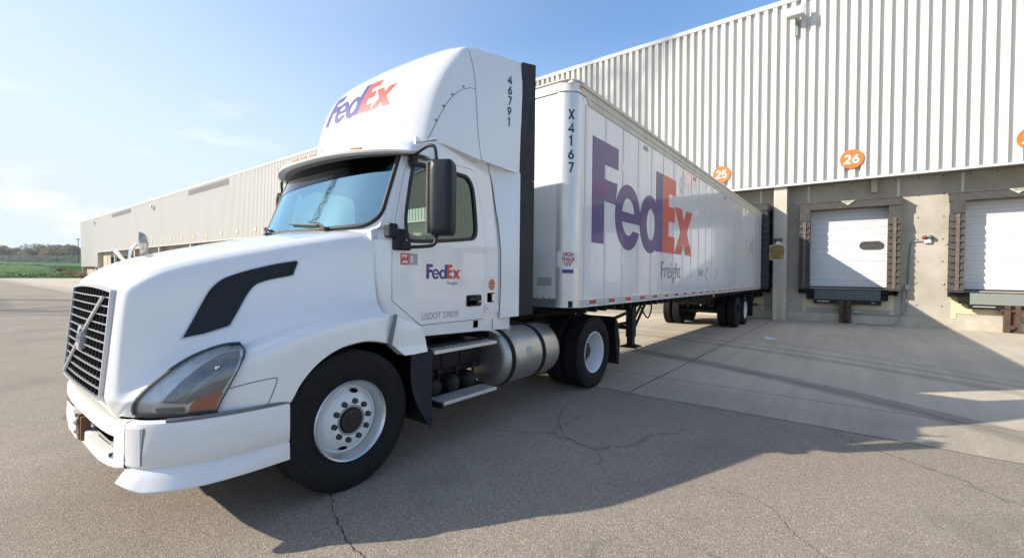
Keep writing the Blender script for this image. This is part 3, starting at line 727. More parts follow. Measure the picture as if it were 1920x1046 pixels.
# floodlights
def flood(x, z, label, group='floodlights on the warehouse wall'):
    r = root('flood_light', (x, WY-.05, z-.4), label, 'floodlight', group)
    y = WY-.50
    b = B(); b.add([(x-.30, y-.10, z-.13), (x+.30, y-.10, z-.13), (x+.30, y+.04, z+.26), (x-.30, y+.04, z+.26), (x-.24, y+.16, z-.16), (x+.24, y+.16, z-.16), (x+.24, y+.24, z+.14), (x-.24, y+.24, z+.14)],
              [(0, 1, 2, 3), (7, 6, 5, 4), (0, 4, 5, 1), (1, 5, 6, 2), (2, 6, 7, 3), (3, 7, 4, 0)]); b.build('housing', 'lamp housing', r, bevel=.03)
    d = Vector((0, .14, .39)).normalized(); nrm = Vector((0, -.39, .14)).normalized()
    o = Vector((x, y-.03, z+.065))+nrm*.006
    q = [o+Vector((s*.24, 0, 0))+d*t for s, t in ((-1, -.16), (1, -.16), (1, .16), (-1, .16))]
    B().add(q+[p-nrm*.02 for p in q], [(0, 1, 2, 3), (0, 4, 5, 1), (1, 5, 6, 2), (2, 6, 7, 3), (3, 7, 4, 0)]).build('lens', 'reflector', r)
    b = B().tube([(x, y+.18, z-.02), (x, y+.24, z-.25), (x, WY-.11, z-.30)], .03); b.box(x-.05, x+.05, WY-.15, WY-.11, z-.7, z-.2); b.build('bracket', 'conduit grey', r)
flood(2.30, ZB+11.38, 'grey floodlight near the roof edge above the loading docks')
flood(-77.2, ZB+11.0, 'small floodlight between the two wall louvres on the far wall')
flood(-115.9, ZB+11.2, 'tiny floodlight nearest the far end of the warehouse')
# litter and bollard
BX = 0.
r = tag(B().add([(1.02, 8.55, gz(8.6)+.006), (1.30, 8.62, gz(8.6)+.03), (1.12, 8.86, gz(8.8)+.012), (.93, 8.74, gz(8.8)+.05), (1.13, 8.70, gz(8.7)+.045)], [(0, 1, 4), (1, 2, 4), (2, 3, 4), (3, 0, 4)]).build('paper_scrap', 'paper', org=(1.1, 8.7, gz(8.7))), 'crumpled white paper scrap lying on the concrete apron', 'litter')
r = tag(B().add([(4.25, 1.9, gz(1.9)+.006), (4.34, 1.92, gz(1.9)+.02), (4.30, 1.97, gz(1.9)+.006)], [(0, 1, 2)]).build('dry_leaf', 'sticker orange', org=(4.3, 1.93, gz(1.9))), 'small dry leaf on the sunlit concrete at the right', 'leaf')
r = root('safety_bollard', (-6.9, 15.0, gz(15)), 'orange round bollard seen beneath the trailer floor', 'bollard')
b = B().lathe([(0, .0), (.17, 0), (.17, .95), (.15, 1.02), (.08, 1.06), (0, 1.07)], (-6.9, 15.0, gz(15)), 24, 'z'); b.build('post', 'bollard orange', r, smooth=40)
B().cyl((-6.9, 15, gz(15)), (-6.9, 15, gz(15)+.04), .24, 20).build('base', 'concrete column', r)

# ---------------------------------------------------------------- trees, light pole, lattice towers
def tree(x, y, z, h, wd, m, seed, label):
    random.seed(seed); r = root('tree', (x, y, z), label, 'tree', 'trees of the belt beyond the green field')
    b = B(); b.tube([(x, y, z-.5), (x+.3, y, z+h*.25), (x, y+.4, z+h*.55), (x, y, z+h*.85)], [wd*.045, wd*.035, wd*.022, .05], 7)
    lobes = []
    for i in range(11):
        a = random.random()*6.28; q = random.uniform(.1, .36)*wd; zz = random.uniform(.30, .85)
        lobes.append((x+q*cos(a), y+q*sin(a), z+h*zz, wd*random.uniform(.14, .24)*(1.15-abs(zz-.5))))
        b.tube([(x, y, z+h*zz*.6), (lobes[-1][0], lobes[-1][1], lobes[-1][2])], [wd*.018, .03], 5)
    b.build('trunk', 'bark', r)
    b = B()
    for lx, ly, lz, lr in lobes:
        for k in range(150):
            u = random.uniform(-1, 1); a = random.random()*6.28; q = lr*(random.random()**.35)*1.15; s_ = sqrt(1-u*u)
            c = Vector((lx+q*s_*cos(a), ly+q*s_*sin(a), lz+q*u*.85)); s = random.uniform(.35, .85)
            d1 = Vector((random.gauss(0, 1), random.gauss(0, 1), random.gauss(0, .6))).normalized()*s; d2 = d1.cross(Vector((random.gauss(0, 1), random.gauss(0, 1), random.gauss(0, 1)))).normalized()*s*.8
            b.add([c-d1, c+d2*.6, c+d1, c-d2*.6], [(0, 1, 2, 3)])
    b.build('crown', m, r)
kinds = [('foliage green', 'dark green'), ('foliage olive', 'olive green'), ('foliage bronze', 'bronze autumn'), ('foliage blue green', 'blue green')]
CX, CY = 2.8195, -4.8435; HX, HY, RX_, RY_ = -.6090, .7932, .7932, .6090
def far(px, d):
    k = (px-960)/833.6; return CX+d*(HX+k*RX_), CY+d*(HY+k*RY_)
TR = [(-34, 330, 17, 17, 1), (-14, 335, 15, 15, 3), (4, 330, 17, 17, 2), (19, 338, 16, 15, 1), (36, 350, 12, 14, 2), (50, 350, 13, 14, 3), (66, 335, 17, 17, 0), (58, 318, 12, 13, 1), (84, 345, 17.5, 17, 0), (100, 350, 18.5, 17, 3), (96, 318, 12.5, 14, 2), (112, 330, 16.5, 15, 0), (128, 340, 16, 15, 3), (140, 325, 15.5, 15, 1), (152, 340, 15, 15, 3), (168, 350, 16, 15, 0)]
pos = ['beyond the left edge', 'at the far left edge', 'at the left edge of the belt', 'below the far lattice tower', 'in the low gap of the belt', 'right of the low gap', 'left of the tallest pair', 'low in front of the dark trees', 'second from the tallest', 'tallest of the belt', 'low in front of the tallest tree', 'behind the low bronze tree', 'left of the lamp post', 'right behind the lamp post', 'touching the warehouse corner', 'hidden behind the warehouse corner']
for i, (px, d, h, wd, k) in enumerate(TR[1:-1]):
    x, y = far(px, d); tree(x, y, 5.0, h*.93, wd, kinds[k][0], 40+i, '%s tree %s' % (kinds[k][1], pos[i+1]))
b = B(); random.seed(5)       # undergrowth beneath the belt
for i in range(9000):
    px = random.uniform(-10, 172); x, y = far(px, random.uniform(300, 345)); z = 5.0+random.random()**1.5*5.5; s = random.uniform(.25, .6)
    d1 = Vector((random.gauss(0, 1), random.gauss(0, 1), random.gauss(0, 1))).normalized()*s; d2 = d1.cross(Vector((random.gauss(0, 1), random.gauss(0, 1), 1))).normalized()*s; c = Vector((x, y, z))
    b.add([c-d1, c+d2, c+d1, c-d2], [(0, 1, 2, 3)])
tag(b.build('undergrowth', 'foliage blue green'), 'dark brushwood under the trees beyond the green field', 'undergrowth', kind='stuff')
def bush(x, y, z, r_, seed, label):
    random.seed(seed); b = B()
    for k in range(420):
        u = random.random(); a = random.random()*6.28; q = r_*random.random()**.4
        c = Vector((x+q*cos(a)*1.2, y+q*sin(a), z+r_*1.1*u*(1-.5*q/r_))); s = random.uniform(.07, .2)
        d1 = Vector((random.gauss(0, 1), random.gauss(0, 1), random.gauss(0, 1))).normalized()*s; d2 = d1.cross(Vector((random.gauss(0, 1), random.gauss(0, 1), 1))).normalized()*s
        b.add([c-d1, c+d2, c+d1, c-d2], [(0, 1, 2, 3)])
    tag(b.build('shrub', 'foliage olive' if seed % 2 else 'foliage bronze', org=(x, y, z)), label, 'shrub', 'shrubs by the warehouse corner')
for i, (x, y, z, r_, lb) in enumerate(((-130.3, 12.8, .0, 1.5, 'olive shrub on the bank left of the warehouse corner'), (-125.5, 14.0, -.3, 1.2, 'reddish shrub at the foot of the warehouse corner'), (-122, 13.6, -.3, 1.0, 'low olive shrub where the bank meets the yard'), (-133.5, 11.6, 1.0, 0.8, 'reddish brown shrub highest on the bank beside the warehouse'))): bush(x, y, z, r_, 20+i, lb)
r = root('street_lamp', (-208.5, 25.7, 2.9), 'tall thin dark lamp post on the green bank left of the warehouse', 'lamp post')
b = B().tube([(-208.5, 25.7, 2.4), (-208.5, 25.7, 7), (-208.5, 25.7, 11.6)], [.16, .12, .09], 8); b.build('pole', 'pole dark', r)
b = B().box(-209.0, -207.0, 25.2, 25.9, 11.5, 11.75); b.build('lamp_head', 'pole dark', r)
r['label'] = 'tall thin dark lamp post on the green bank left of the warehouse'
def pylon(x, y, z, h, ang, label, th, k=1.):
    r = root('lattice_tower', (x, y, z), label, 'power pylon')
    b = B(); ca, sa = cos(ang), sin(ang)
    def P(a, c, zz): return (x+a*ca-c*sa, y+a*sa+c*ca, z+zz*h)
    def wd(t): return k*h*tab(t, [(0, .11), (.45, .045), (.62, .035), (.86, .03), (1, .004)])
    lv = [0, .13, .25, .35, .44, .52, .59, .655, .72, .785, .85, .91, 1]
    for s, q in ((-1, -1), (1, -1), (1, 1), (-1, 1)): b.tube([P(s*wd(t), q*wd(t), t) for t in lv], th, 4)
    for t0, t1 in zip(lv, lv[1:]):
        w0, w1 = wd(t0), wd(t1)
        for a, c in (((-1, -1), (1, -1)), ((1, -1), (1, 1)), ((1, 1), (-1, 1)), ((-1, 1), (-1, -1))):
            b.tube([P(a[0]*w0, a[1]*w0, t0), P(c[0]*w1, c[1]*w1, t1)], th*.7, 3); b.tube([P(c[0]*w0, c[1]*w0, t0), P(a[0]*w1, a[1]*w1, t1)], th*.7, 3)
            b.tube([P(a[0]*w1, a[1]*w1, t1), P(c[0]*w1, c[1]*w1, t1)], th*.6, 3)
    for t, ln in ((.66, .17*k), (.79, .21*k), (.91, .14*k)):
        for s in (-1, 1):
            e = P(s*h*ln, 0, t+.012)
            for c in (-1, 1): b.tube([P(s*wd(t), c*wd(t), t), e], th*.8, 3); b.tube([P(s*wd(t+.05), c*wd(t+.05), t+.05), e], th*.8, 3)
            for k in (.33, .66): m_ = lerp(k, wd(t), h*ln); b.tube([P(s*m_, 0, t+.004), P(s*m_, 0, t+.05*(1-k)+.012)], th*.5, 3)
            b.tube([e, P(s*h*ln, 0, t-.03)], th*.9, 4)
    b.build('lattice', 'steel lattice', r); return r, P
x, y = far(22, 620); pylon(x, y, 6, 24, .9, 'faint lattice power tower rising above the trees at the far left', .35)
x, y = far(3, 700); pylon(x, y, 6, 27, .9, 'faint lattice power tower at the left edge of the picture', .35)

pylon(-60, -36, .3, 56, .55, 'tall lattice power pylon outside the picture, mirrored in the windscreen', .12, 1.6)

m, n, l, b = shader('haze'); n.remove(b); o_ = [x for x in n if x.type == 'OUTPUT_MATERIAL'][0]
v_ = n.new('ShaderNodeVolumePrincipled'); v_.inputs['Color'].default_value = (.93, .96, 1, 1); v_.inputs['Density'].default_value = .00022; v_.inputs['Anisotropy'].default_value = .3
l.new(v_.outputs[0], o_.inputs['Volume'])
hb = B().box(-1010, 1010, -1010, 1010, -8, 62).build('haze', 'haze'); tag(hb, 'thin pale haze in the air over the yard and the far trees', 'haze', kind='stuff')
# ================================================================ semi-trailer (frame: u across, + towards camera; y along; z up from the yard)
TILT = -math.atan(S)
TL = 14.45                                    # rear end of the trailer
tr = root('semi_trailer', (XC, 7.0, -S*7.0), 'long white box trailer backed up to a dock beside the wall', 'trailer', rot=(TILT, 0, 0), org=(0, 7.0, 0))
HWD = 1.30
def sd(a, c, t): return (HWD+t, a, c)
def sdm(a, c, t): return (-HWD-t, a, c)
TZ0, TZ1 = 1.32, 3.87
b = B().grid([[(HWD, y, z) for z in (TZ0-.02, 1.9, 2.6, 3.3, TZ1+.12)] for y in [.2+i*.6 for i in range(24)]+[TL]])
b.grid([[(-HWD, y, z) for z in (TZ0-.02, 1.9, 2.6, 3.3, TZ1+.12)] for y in [.2+i*.6 for i in range(24)]+[TL]]); b.build('side_wall', 'trailer white', tr, smooth=30)
seams = [.335+.603*k for k in range(24)]
b = B()
for y in seams[1:]: b.box(HWD, HWD+.0035, y-.006, y+.028, TZ0, TZ1)
b.box(HWD, HWD+.004, .245, .262, TZ0, TZ1+.09); b.box(HWD, HWD+.004, .325, .36, TZ0, TZ1)
b.build('seam', 'seam grey', tr)
def rivet(b, o, n, r=.008, h=.003):
    n = Vector(n); t = n.cross(Vector((0, 0, 1))) if abs(n.z) < .9 else Vector((1, 0, 0)); t.normalize(); q = n.cross(t); o = Vector(o)
    b.add([o+(t*cos(a)+q*sin(a))*r for a in (0, 1.2566, 2.5133, 3.7699, 5.0265)]+[o+n*h], [(0, 1, 5), (1, 2, 5), (2, 3, 5), (3, 4, 5), (4, 0, 5)])
b = B()
for i, y in enumerate(seams):
    st = .05 if y < 6 else .1
    z = TZ0+.03
    while z < TZ1-.02:
        rivet(b, (HWD+.0035, y+.005, z), (1, 0, 0), .0065)
        rivet(b, (HWD+.0015, y+.058, z+st/2), (1, 0, 0), .0065)
        z += st
for y in [.30+.06*i for i in range(160)]:
    rivet(b, (HWD+.001, y, 1.62), (1, 0, 0), .005) if int(y*16) % 2 else None
    for z in (1.36, 1.41): rivet(b, (HWD+.001, y, z), (1, 0, 0), .0055)
b.build('rivets', 'sticker grey', tr, kind='stuff')
# top rail: lighter front piece then the deep beige rail
def rail(b, s):
    P = [(.2, 3.985), (.335, 3.985), (.43, 3.87), (TL, 3.87), (TL, 4.055), (.2, 4.055)]
    b.prism(P, lambda a, c, t: (s*(HWD+t), a, c), 0, .012)
    b.prism([(.2, 4.055), (TL, 4.055), (TL, 4.105), (.2, 4.105)], lambda a, c, t: (s*(HWD+t), a, c), -.03, .03)
    b.box(*sorted((s*(HWD+.010), s*(HWD+.022))), .44, TL, 3.955, 3.972)
b = B(); rail(b, 1); rail(b, -1); b.build('top_rail', 'trailer rail', tr, bevel=.004)
b = B()
for k in range(130):
    for z in (3.90, 3.925, 4.0, 4.03): rivet(b, (HWD+.012, .5+k*.075, z), (1, 0, 0), .006)
b.build('rail_rivets', 'chassis black', tr, kind='stuff')
# front wall, corner post, cap
RC = .20
def corner(z0, z1, r, o):
    G = []
    for i in range(13):
        a = radians(90*i/12); G.append((HWD-RC+(RC+o)*sin(a), RC-(RC+o)*cos(a)))
    return G
FY = 0.0
b = B().box(-1.12, 1.12, FY, FY+.03, TZ0, 3.97); b.build('front_wall', 'trailer white', tr)
for s in (1, -1):
    G = corner(0, 0, RC, .004)
    b = B().grid([[(s*u, y, 1.31), (s*u, y, 4.0)] for u, y in [(1.085, -.004)]+G+[(HWD+.004, .245)]]); b.build('corner_post', 'aluminium', tr, smooth=40)
b = B(); G = [(u, y) for u, y in corner(0, 0, RC, .010)]; path = [(-u, y) for u, y in reversed(G)]+G; path = [(-HWD-.01, .34)]+path+[(HWD+.01, .34)]
b.grid([[(u, y, 3.965), (u, y, 4.105)] for u, y in path])
b.build('front_cap', 'sticker white', tr, smooth=40)
b = B(); pu = [(u*1.006, y-.006, 4.10) for u, y in path if True]; pu = [a for a, c in zip(pu, pu[1:]+[(9, 9, 9)]) if (Vector(a)-Vector(c)).length > .004]; b.tube(pu, .014); b.tube([(a[0]*.998, a[1]+.002, 3.966) for a in pu], .004, 5); b.build('cap_lip', 'trailer rail', tr, smooth=40)
b = B()
for k in range(52):
    z = 1.36+k*.05
    rivet(b, (1.105, -.004, z), (0, -1, 0), .0065); rivet(b, (HWD+.004, .215, z), (1, 0, 0), .0065)
b.build('corner_rivets', 'steel bright', tr, kind='stuff')
b = B().box(-1.28, 1.28, .02, TL, 4.06, 4.085); b.build('roof', 'sticker white', tr)
b = B().box(-1.09, 1.09, FY-.006, FY+.02, 1.21, 1.325); b.build('front_sill', 'grey trim', tr)
b = B(); G = corner(0, 0, RC, .006)
for s in (1, -1): b.grid([[(s*u, y, 1.215), (s*u, y, 1.312)] for u, y in [(1.085, -.006)]+G])
b.build('sill_corner', 'aluminium', tr, smooth=40)
# bottom rail with conspicuity tape
b = B().box(HWD-.01, HWD+.008, .2, TL, 1.21, 1.318); b.box(-HWD-.008, -HWD+.01, .2, TL, 1.21, 1.318); br = b.build('bottom_rail', 'tape white', tr)
b = B(); y = .50
while y < TL-.2: b.box(HWD+.008, HWD+.0105, y, y+.20, 1.245, 1.298); y += .603
b.build('red_tape', 'tape red', br)
b = B(); y = .24; random.seed(2)
while y < TL-.1:
    if (y-.50) % .603 > .23:
        for z in (1.235, 1.262, 1.292): b.box(HWD+.008, HWD+.0098, y, y+.014, z-.007, z+.007)
    y += .042
b.build('rail_slots', 'chassis black', br, kind='stuff')
# floor and underframe
b = B().box(-1.28, 1.28, .05, TL, 1.22, 1.30); b.build('floor', 'chassis black', tr)
b = B()
for k in range(46): y = .5+k*.305; b.box(-1.26, 1.26, y-.02, y+.02, 1.12, 1.22)
b.build('crossmembers', 'chassis black', tr, kind='stuff')
b = B().box(-.55, -.43, 8.3, 13.6, .92, 1.14); b.box(.43, .55, 8.3, 13.6, .92, 1.14); b.box(-.5, .5, .3, 1.8, 1.13, 1.22); b.cyl((0, .95, 1.0), (0, .95, 1.15), .05); b.build('slider_frame', 'chassis black', tr)
# writing and markings on the side
pp, oo = mark()
patch('word_mark_purple', 'purple ink', tr, smark(1, .55, 2.08, pp), sd, .001, .0052, step=.35)
patch('word_mark_orange', 'orange ink', tr, smark(1, .55, 2.08, oo), sd, .001, .0052, step=.35)
letters('division_name', 'grey ink', tr, shift(text2d('Freight', .455, -.004, sx=.93), 3.27, 1.602), sd, .0055)
fc2 = lambda a, c, t: (HWD-RC+(RC+t)*sin(a/RC), RC-(RC+t)*cos(a/RC), c) if 0 < a < RC*pi/2 else ((HWD-RC+a, -t, c) if a <= 0 else (HWD+t, RC+a-RC*pi/2, c))
for k, ch in enumerate('X4167'):
    letters('unit_number', 'navy ink', tr, shift(strokes(ch, .125, .021, sx=.95), .165, 3.61-k*.168), fc2, .007, step=.02)
fc = lambda a, c, t: ((HWD-RC+(RC+t)*sin(max(a, 0)/RC), RC-(RC+t)*cos(max(a, 0)/RC), c) if a > 0 else (HWD-RC+a, -t, c))
st = patch('height_notice', 'sticker white', tr, [([(.0, 1.735), (.285, 1.735), (.285, 1.935), (.0, 1.935)], [])], fc2, .003, .006, step=.03)
letters('notice_text', 'red ink', st, join2d(shift(text2d('HIGH', .070, .0025, 'CENTER', .80), .15, 1.872), shift(text2d('TRAILER', .066, .0025, 'CENTER', .70), .147, 1.812), shift(text2d('13\'6"', .070, .0025, 'CENTER', .80), .145, 1.75)), fc2, .0075, step=.03)
patch('purple_label', 'purple ink', tr, [(rrect(.07, 1.655, .22, 1.705, .005), [])], fc2, .003, .006, step=.03)
ff = lambda a, c, t: (a, FY-t, c)
patch('data_plate', 'sticker grey', tr, [(rrect(.80, 1.49, 1.02, 1.60, .008), [])], ff, 0, .004)
b = B()
for k in range(18): rivet(b, (-.6+k*.1, FY-.001, 1.345), (0, -1, 0), .01, .005)
b.build('sill_rivets', 'chassis black', tr, kind='stuff')
B().box(.40, .69, FY-.10, FY, 1.40, 2.02).build('gladhand_box', 'grey trim', tr, bevel=.01)
b = B()
for y, z in [(.76, 3.20-.02), (.75, 1.86), (1.52, 3.28), (1.55, 1.86), (3.0, 1.83), (2.72+.1, 2.93), (4.30, 1.84), (5.2, 1.84)]:
    b.cyl((HWD+.001, y, z), (HWD+.004, y, z), .062, 20, cap=True)
b.build('patch_disc', 'trailer white', tr, bevel=.001)
b = B()
for k in range(5):
    y = 2.42+k*2.93
    for q in (0, .105): b.cyl((HWD+.001, y+q, 3.79), (HWD+.008, y+q, 3.79), .045, 20)
b.build('vent_disc', 'sticker grey', tr)
patch('faded_dot', 'sticker white', tr, [(ell(4.5, 3.50, .17, .17, 0, 350, 24), [])], sd, .0, .003)
b = B()
for k in range(14): 
    z = 1.70+.035*(k % 7); y = 5.84+.0
b.box(HWD+.001, HWD+.003, 5.82, 6.18, 1.66, 1.80); b.build('data_label', 'sticker grey', tr)
for y0 in (6.62, 7.42):
    di = [(y0-.19, 1.69), (y0, 1.50), (y0+.19, 1.69), (y0, 1.88)]
    p = patch('placard_holder', 'aluminium', tr, [(di, [inset(di, .03)])], sd, .0, .010)
    if y0 < 7: patch('placard', 'sticker white', p, [([(y0-.10, 1.66), (y0, 1.56), (y0+.10, 1.66), (y0+.02, 1.83)], [])], sd, .0, .007); patch('placard_edge', 'navy ink', p, [([(y0-.03, 1.515), (y0+.06, 1.56), (y0+.0, 1.60)], []), ([(y0-.17, 1.70), (y0-.12, 1.74), (y0-.02, 1.85), (y0-.05, 1.86)], [])], sd, .0, .006)
letters('small_lettering', 'grey ink', tr, join2d(shift(text2d('EMPTY 13470', .15, 0, sx=.85), 12.1, 2.70), shift(text2d('CAP 3900', .13, 0, sx=.9), 12.15, 2.52)), sd, .004)
b = B().box(HWD-.02, HWD+.012, TL-.06, TL, 1.2, 4.1); b.build('rear_post', 'grey trim', tr)
# marker lamps
b = B().box(HWD-.04, HWD+.014, .06+.1, .10+.14, 4.02, 4.06); b.build('marker_light', 'amber lens', tr, bevel=.004)
B().box(HWD+.0, HWD+.02, 7.15, 7.25, 1.13, 1.22).build('marker_light', 'amber', tr)
# landing gear
lg = B()
for u in (1.02, -1.02):
    lg.box(u-.065, u+.065, 2.54, 2.70, .56, 1.20); 
lg = lg.build('landing_gear', 'chassis black', tr, bevel=.008)
GY = .18
for u in (1.02, -1.02):
    b = B().box(u-.05, u+.05, 2.38+GY, 2.50+GY, .42, .60); b.box(u-.14, u+.14, 2.30+GY, 2.58+GY, .385, .41); b.add([(u-.05, 2.38+GY, .44), (u+.05, 2.38+GY, .44), (u+.05, 2.50+GY, .44), (u-.05, 2.50+GY, .44), (u-.12, 2.32+GY, .41), (u+.12, 2.32+GY, .41), (u+.12, 2.56+GY, .41), (u-.12, 2.56+GY, .41)], [(0, 4, 5, 1), (1, 5, 6, 2), (2, 6, 7, 3), (3, 7, 4, 0)]); b.build('foot', 'chassis black', lg)
b = B()
for u in (1.0, -1.0):
    s_ = 1 if u > 0 else -1
    b.tube([(u, 2.38+GY, 1.0), (u-.1*s_, 1.25, .80)], .03); b.tube([(u, 2.55+GY, .62), (u, 3.2+GY, 1.15)], .025); b.tube([(u, 2.4+GY, .66), (u, 3.0+GY, 1.15)], .022)
b.tube([(1.0, 2.44+GY, .72), (-1.0, 2.44+GY, .72)], .035); b.tube([(1.0, 2.44+GY, 1.05), (-1.0, 2.44+GY, 1.05)], .03); b.tube([(1.0, 2.44+GY, .7), (-1.0, 2.44+GY, 1.12)], .025); b.tube([(1.0, 1.3, 1.19), (1.0, 2.4+GY, 1.16)], .02)
b.tube([(.95, 2.44+GY, .80), (.9, 1.2, .80)], .03)
b.build('brace', 'chassis black', lg)
b = B(); b.tube([(p[0], p[1]+GY, p[2]) for p in crv([(1.12, 2.60, 1.12), (1.15, 2.68, .98), (1.17, 2.85, .88), (1.17, 3.0, 1.0), (1.17, 3.02, 1.12)], 5)], .014); b.build('crank_handle', 'chassis black', lg)
# trailer axles and wheels
def tyre_profile(R, wd, rim, flat_=.82):
    h = wd/2; P = [(rim, h*.72), (rim+.02, h*.86), (rim+.09, h*.99), (rim+.115, h*.985), (rim+.12, h*1.0), (R-.13, h*1.0), (R-.09, h*.985), (R-.085, h*1.0), (R-.078, h*.975), (R-.06, h*.95), (R-.022, h*.86), (R-.006, h*.80)]
    g = []
    for k in (-.55, -.2, .2, .55): g += [(k*h*1.0+.012, R), (k*h+.010, R-.013), (k*h-.010, R-.013), (k*h-.012, R)]
    g = [(r, o) for o, r in g]; g.sort(key=lambda q: -q[1])
    return P+[(R, h*.77)]+g+[(R, -h*.77)]+[(r, -o) for r, o in reversed(P)]
def wheel(parent, u, y, R, kind, s, tyre='rubber', rimm='wheel white', wd=.28, name='wheel'):
    """s: +1 outer face towards +u. kind: 'steer', 'dual_out', 'dual_in'"""
    c = (u, y, R); ri = .286
    t = B().lathe(tyre_profile(R, wd, ri), (u, y, R), 64, 'x', 1)
    for q in (.33, .345, .42): pass
    w_ = t.build(name, tyre, parent, smooth=50)
    b = B(); o = wd/2
    if kind == 'steer':
        prof = [(.296, o*.80), (.302, o*.90), (.294, o*.98), (.284, o*.94), (.276, o*.78), (.264, o*.6), (.257, o*.34)]
        b.lathe(prof, c, 64, 'x', s); b.build('rim', 'steel bright', w_, smooth=50)
        # disc with two hand holes, built as a polar grid
        N_ = 96; rr = [.256, .245, .228, .21, .19, .172, .166, .16, .10]; xx = [.30, .24, .36, .52, .64, .70, .76, .78, .78]; b = B(); G = []
        for r_, x_ in zip(rr, xx): G.append([(c[0]+s*o*x_, y+r_*cos(2*pi*k/N_), R+r_*sin(2*pi*k/N_)) for k in range(N_+1)])
        b.grid(G); bm = b
        holes = []
        keep = []
        nvr = N_+1
        for f in b.f:
            p = [b.v[i] for i in f]; cy = sum(q[1] for q in p)/4-y; cz = sum(q[2] for q in p)/4-R; keep.append(f)
        b.f = keep; d = b.build('disc', rimm, w_, smooth=50)
        b = B()
        for a in (78, 258):
            a = radians(a); cy, cz = y+.213*cos(a), R+.213*sin(a)
            pts = []
            for k in range(20):
                q = 2*pi*k/20; ra, ta = .017*sin(q), .036*cos(q); pts.append((ra, ta))
            b.add([(c[0]+s*o*(.505+(-r_)*4.6)+s*.003, cy+cos(a)*r_-sin(a)*t_, cz+sin(a)*r_+cos(a)*t_) for r_, t_ in pts], [tuple(range(20))])
        b.build('hand_hole', 'dark cavity', w_)
        b = B()
        for k in range(10):
            a = 2*pi*(k+.2)/10; q = (c[0], y+.1425*cos(a), R+.1425*sin(a)); b.cyl((u+s*o*.76, q[1], q[2]), (u+s*(o*.76+.026), q[1], q[2]), .0215, 12, .019); b.cyl((u+s*(o*.76+.026), q[1], q[2]), (u+s*(o*.76+.032), q[1], q[2]), .016, 12, .006)
        b.build('nut_caps', 'nut cap', w_, smooth=50)
        b = B().lathe([(.112, o*.779), (.110, o*.785), (.106, o*.79), (.100, o*.74), (.088, o*.76), (.084, o*.90), (.050, o*.92), (.046, o*.97), (.0, o*.98)], c, 32, 'x', s); b.build('hub', 'hub brown', w_, smooth=40)
    elif kind == 'dual_out':
        prof = [(.300, o*.70), (.304, o*.80), (.292, o*.88), (.281, o*.84), (.270, o*.5), (.262, o*.2), (.255, -o*.9), (.245, -o*1.15), (.230, -o*1.1), (.18, -o*.72), (.172, -o*.62), (.10, -o*.62)]
        b.lathe(prof[:8], c, 64, 'x', s); b.build('rim', rimm, w_, smooth=50); b = B().lathe(prof[7:], c, 64, 'x', s); b.build('disc', 'wheel white shaded' if rimm == 'wheel white' and y < 5 else rimm, w_, smooth=50)
        b = B().lathe([(.112, -o*.62), (.108, -o*.1), (.095, o*.02), (.07, o*.08), (.0, o*.09)], c, 24, 'x', s)
        for k in range(10):
            a = 2*pi*k/10; b.cyl((u-s*o*.62, y+.1425*cos(a), R+.1425*sin(a)), (u-s*(o*.62-.045), y+.1425*cos(a), R+.1425*sin(a)), .018, 8)
        b.build('hub', 'hub brown', w_, smooth=40)
    else:
        b.lathe([(.29, o*.7), (.25, o*.4), (.1, o*.3), (.1, -o*.3), (.25, -o*.4), (.29, -o*.7)], c, 32, 'x', s); b.build('rim', 'chassis black', w_, smooth=40)
    return w_
for y, rm in ((11.15, 'hub brown'), (12.40, 'wheel white')):
    for s in (1, -1):
        wheel(tr, s*1.03, y, .50, 'dual_out', s, 'rubber', rm, .26); wheel(tr, s*.72, y, .50, 'dual_in', s, 'rubber', rm, .26)
    b = B().cyl((-1.0, y, .5), (1.0, y, .5), .075, 16); b.box(-.5, -.42, y-.5, y+.5, .66, .72); b.box(.42, .5, y-.5, y+.5, .66, .72); b.cyl((-.35, y+.16, .62), (-.1, y+.16, .62), .09, 14); b.cyl((.1, y+.16, .62), (.35, y+.16, .62), .09, 14); b.build('axle', 'chassis black', tr)
b = B().box(-.52, .52, 10.3, 10.36, .8, 1.1); b.box(-.5, -.44, 10.2, 13.1, .72, .94); b.box(.44, .5, 10.2, 13.1, .72, .94); b.cyl((-.3, 9.7, .9), (.5, 9.7, .9), .12, 16); b.build('suspension', 'chassis black', tr)
for s in (1, -1): B().box(s*.95-.3, s*.95+.3, 13.15, 13.17, .25, 1.15).build('mud_flap', 'rubber', tr)
b = B().box(-1.2, 1.2, TL-.12, TL, .55, .66); b.box(-.7, -.62, TL-.12, TL-.02, .6, 1.2); b.box(.62, .7, TL-.12, TL-.02, .6, 1.2); b.build('underride_guard', 'rust', tr)
# ================================================================ tractor (same frame as the trailer)
tk = root('semi_truck', (XC, -1.5, S*1.5), 'white bonneted day-cab truck coupled to the box trailer', 'truck', rot=(TILT, 0, 0), org=(0, -1.5, 0))
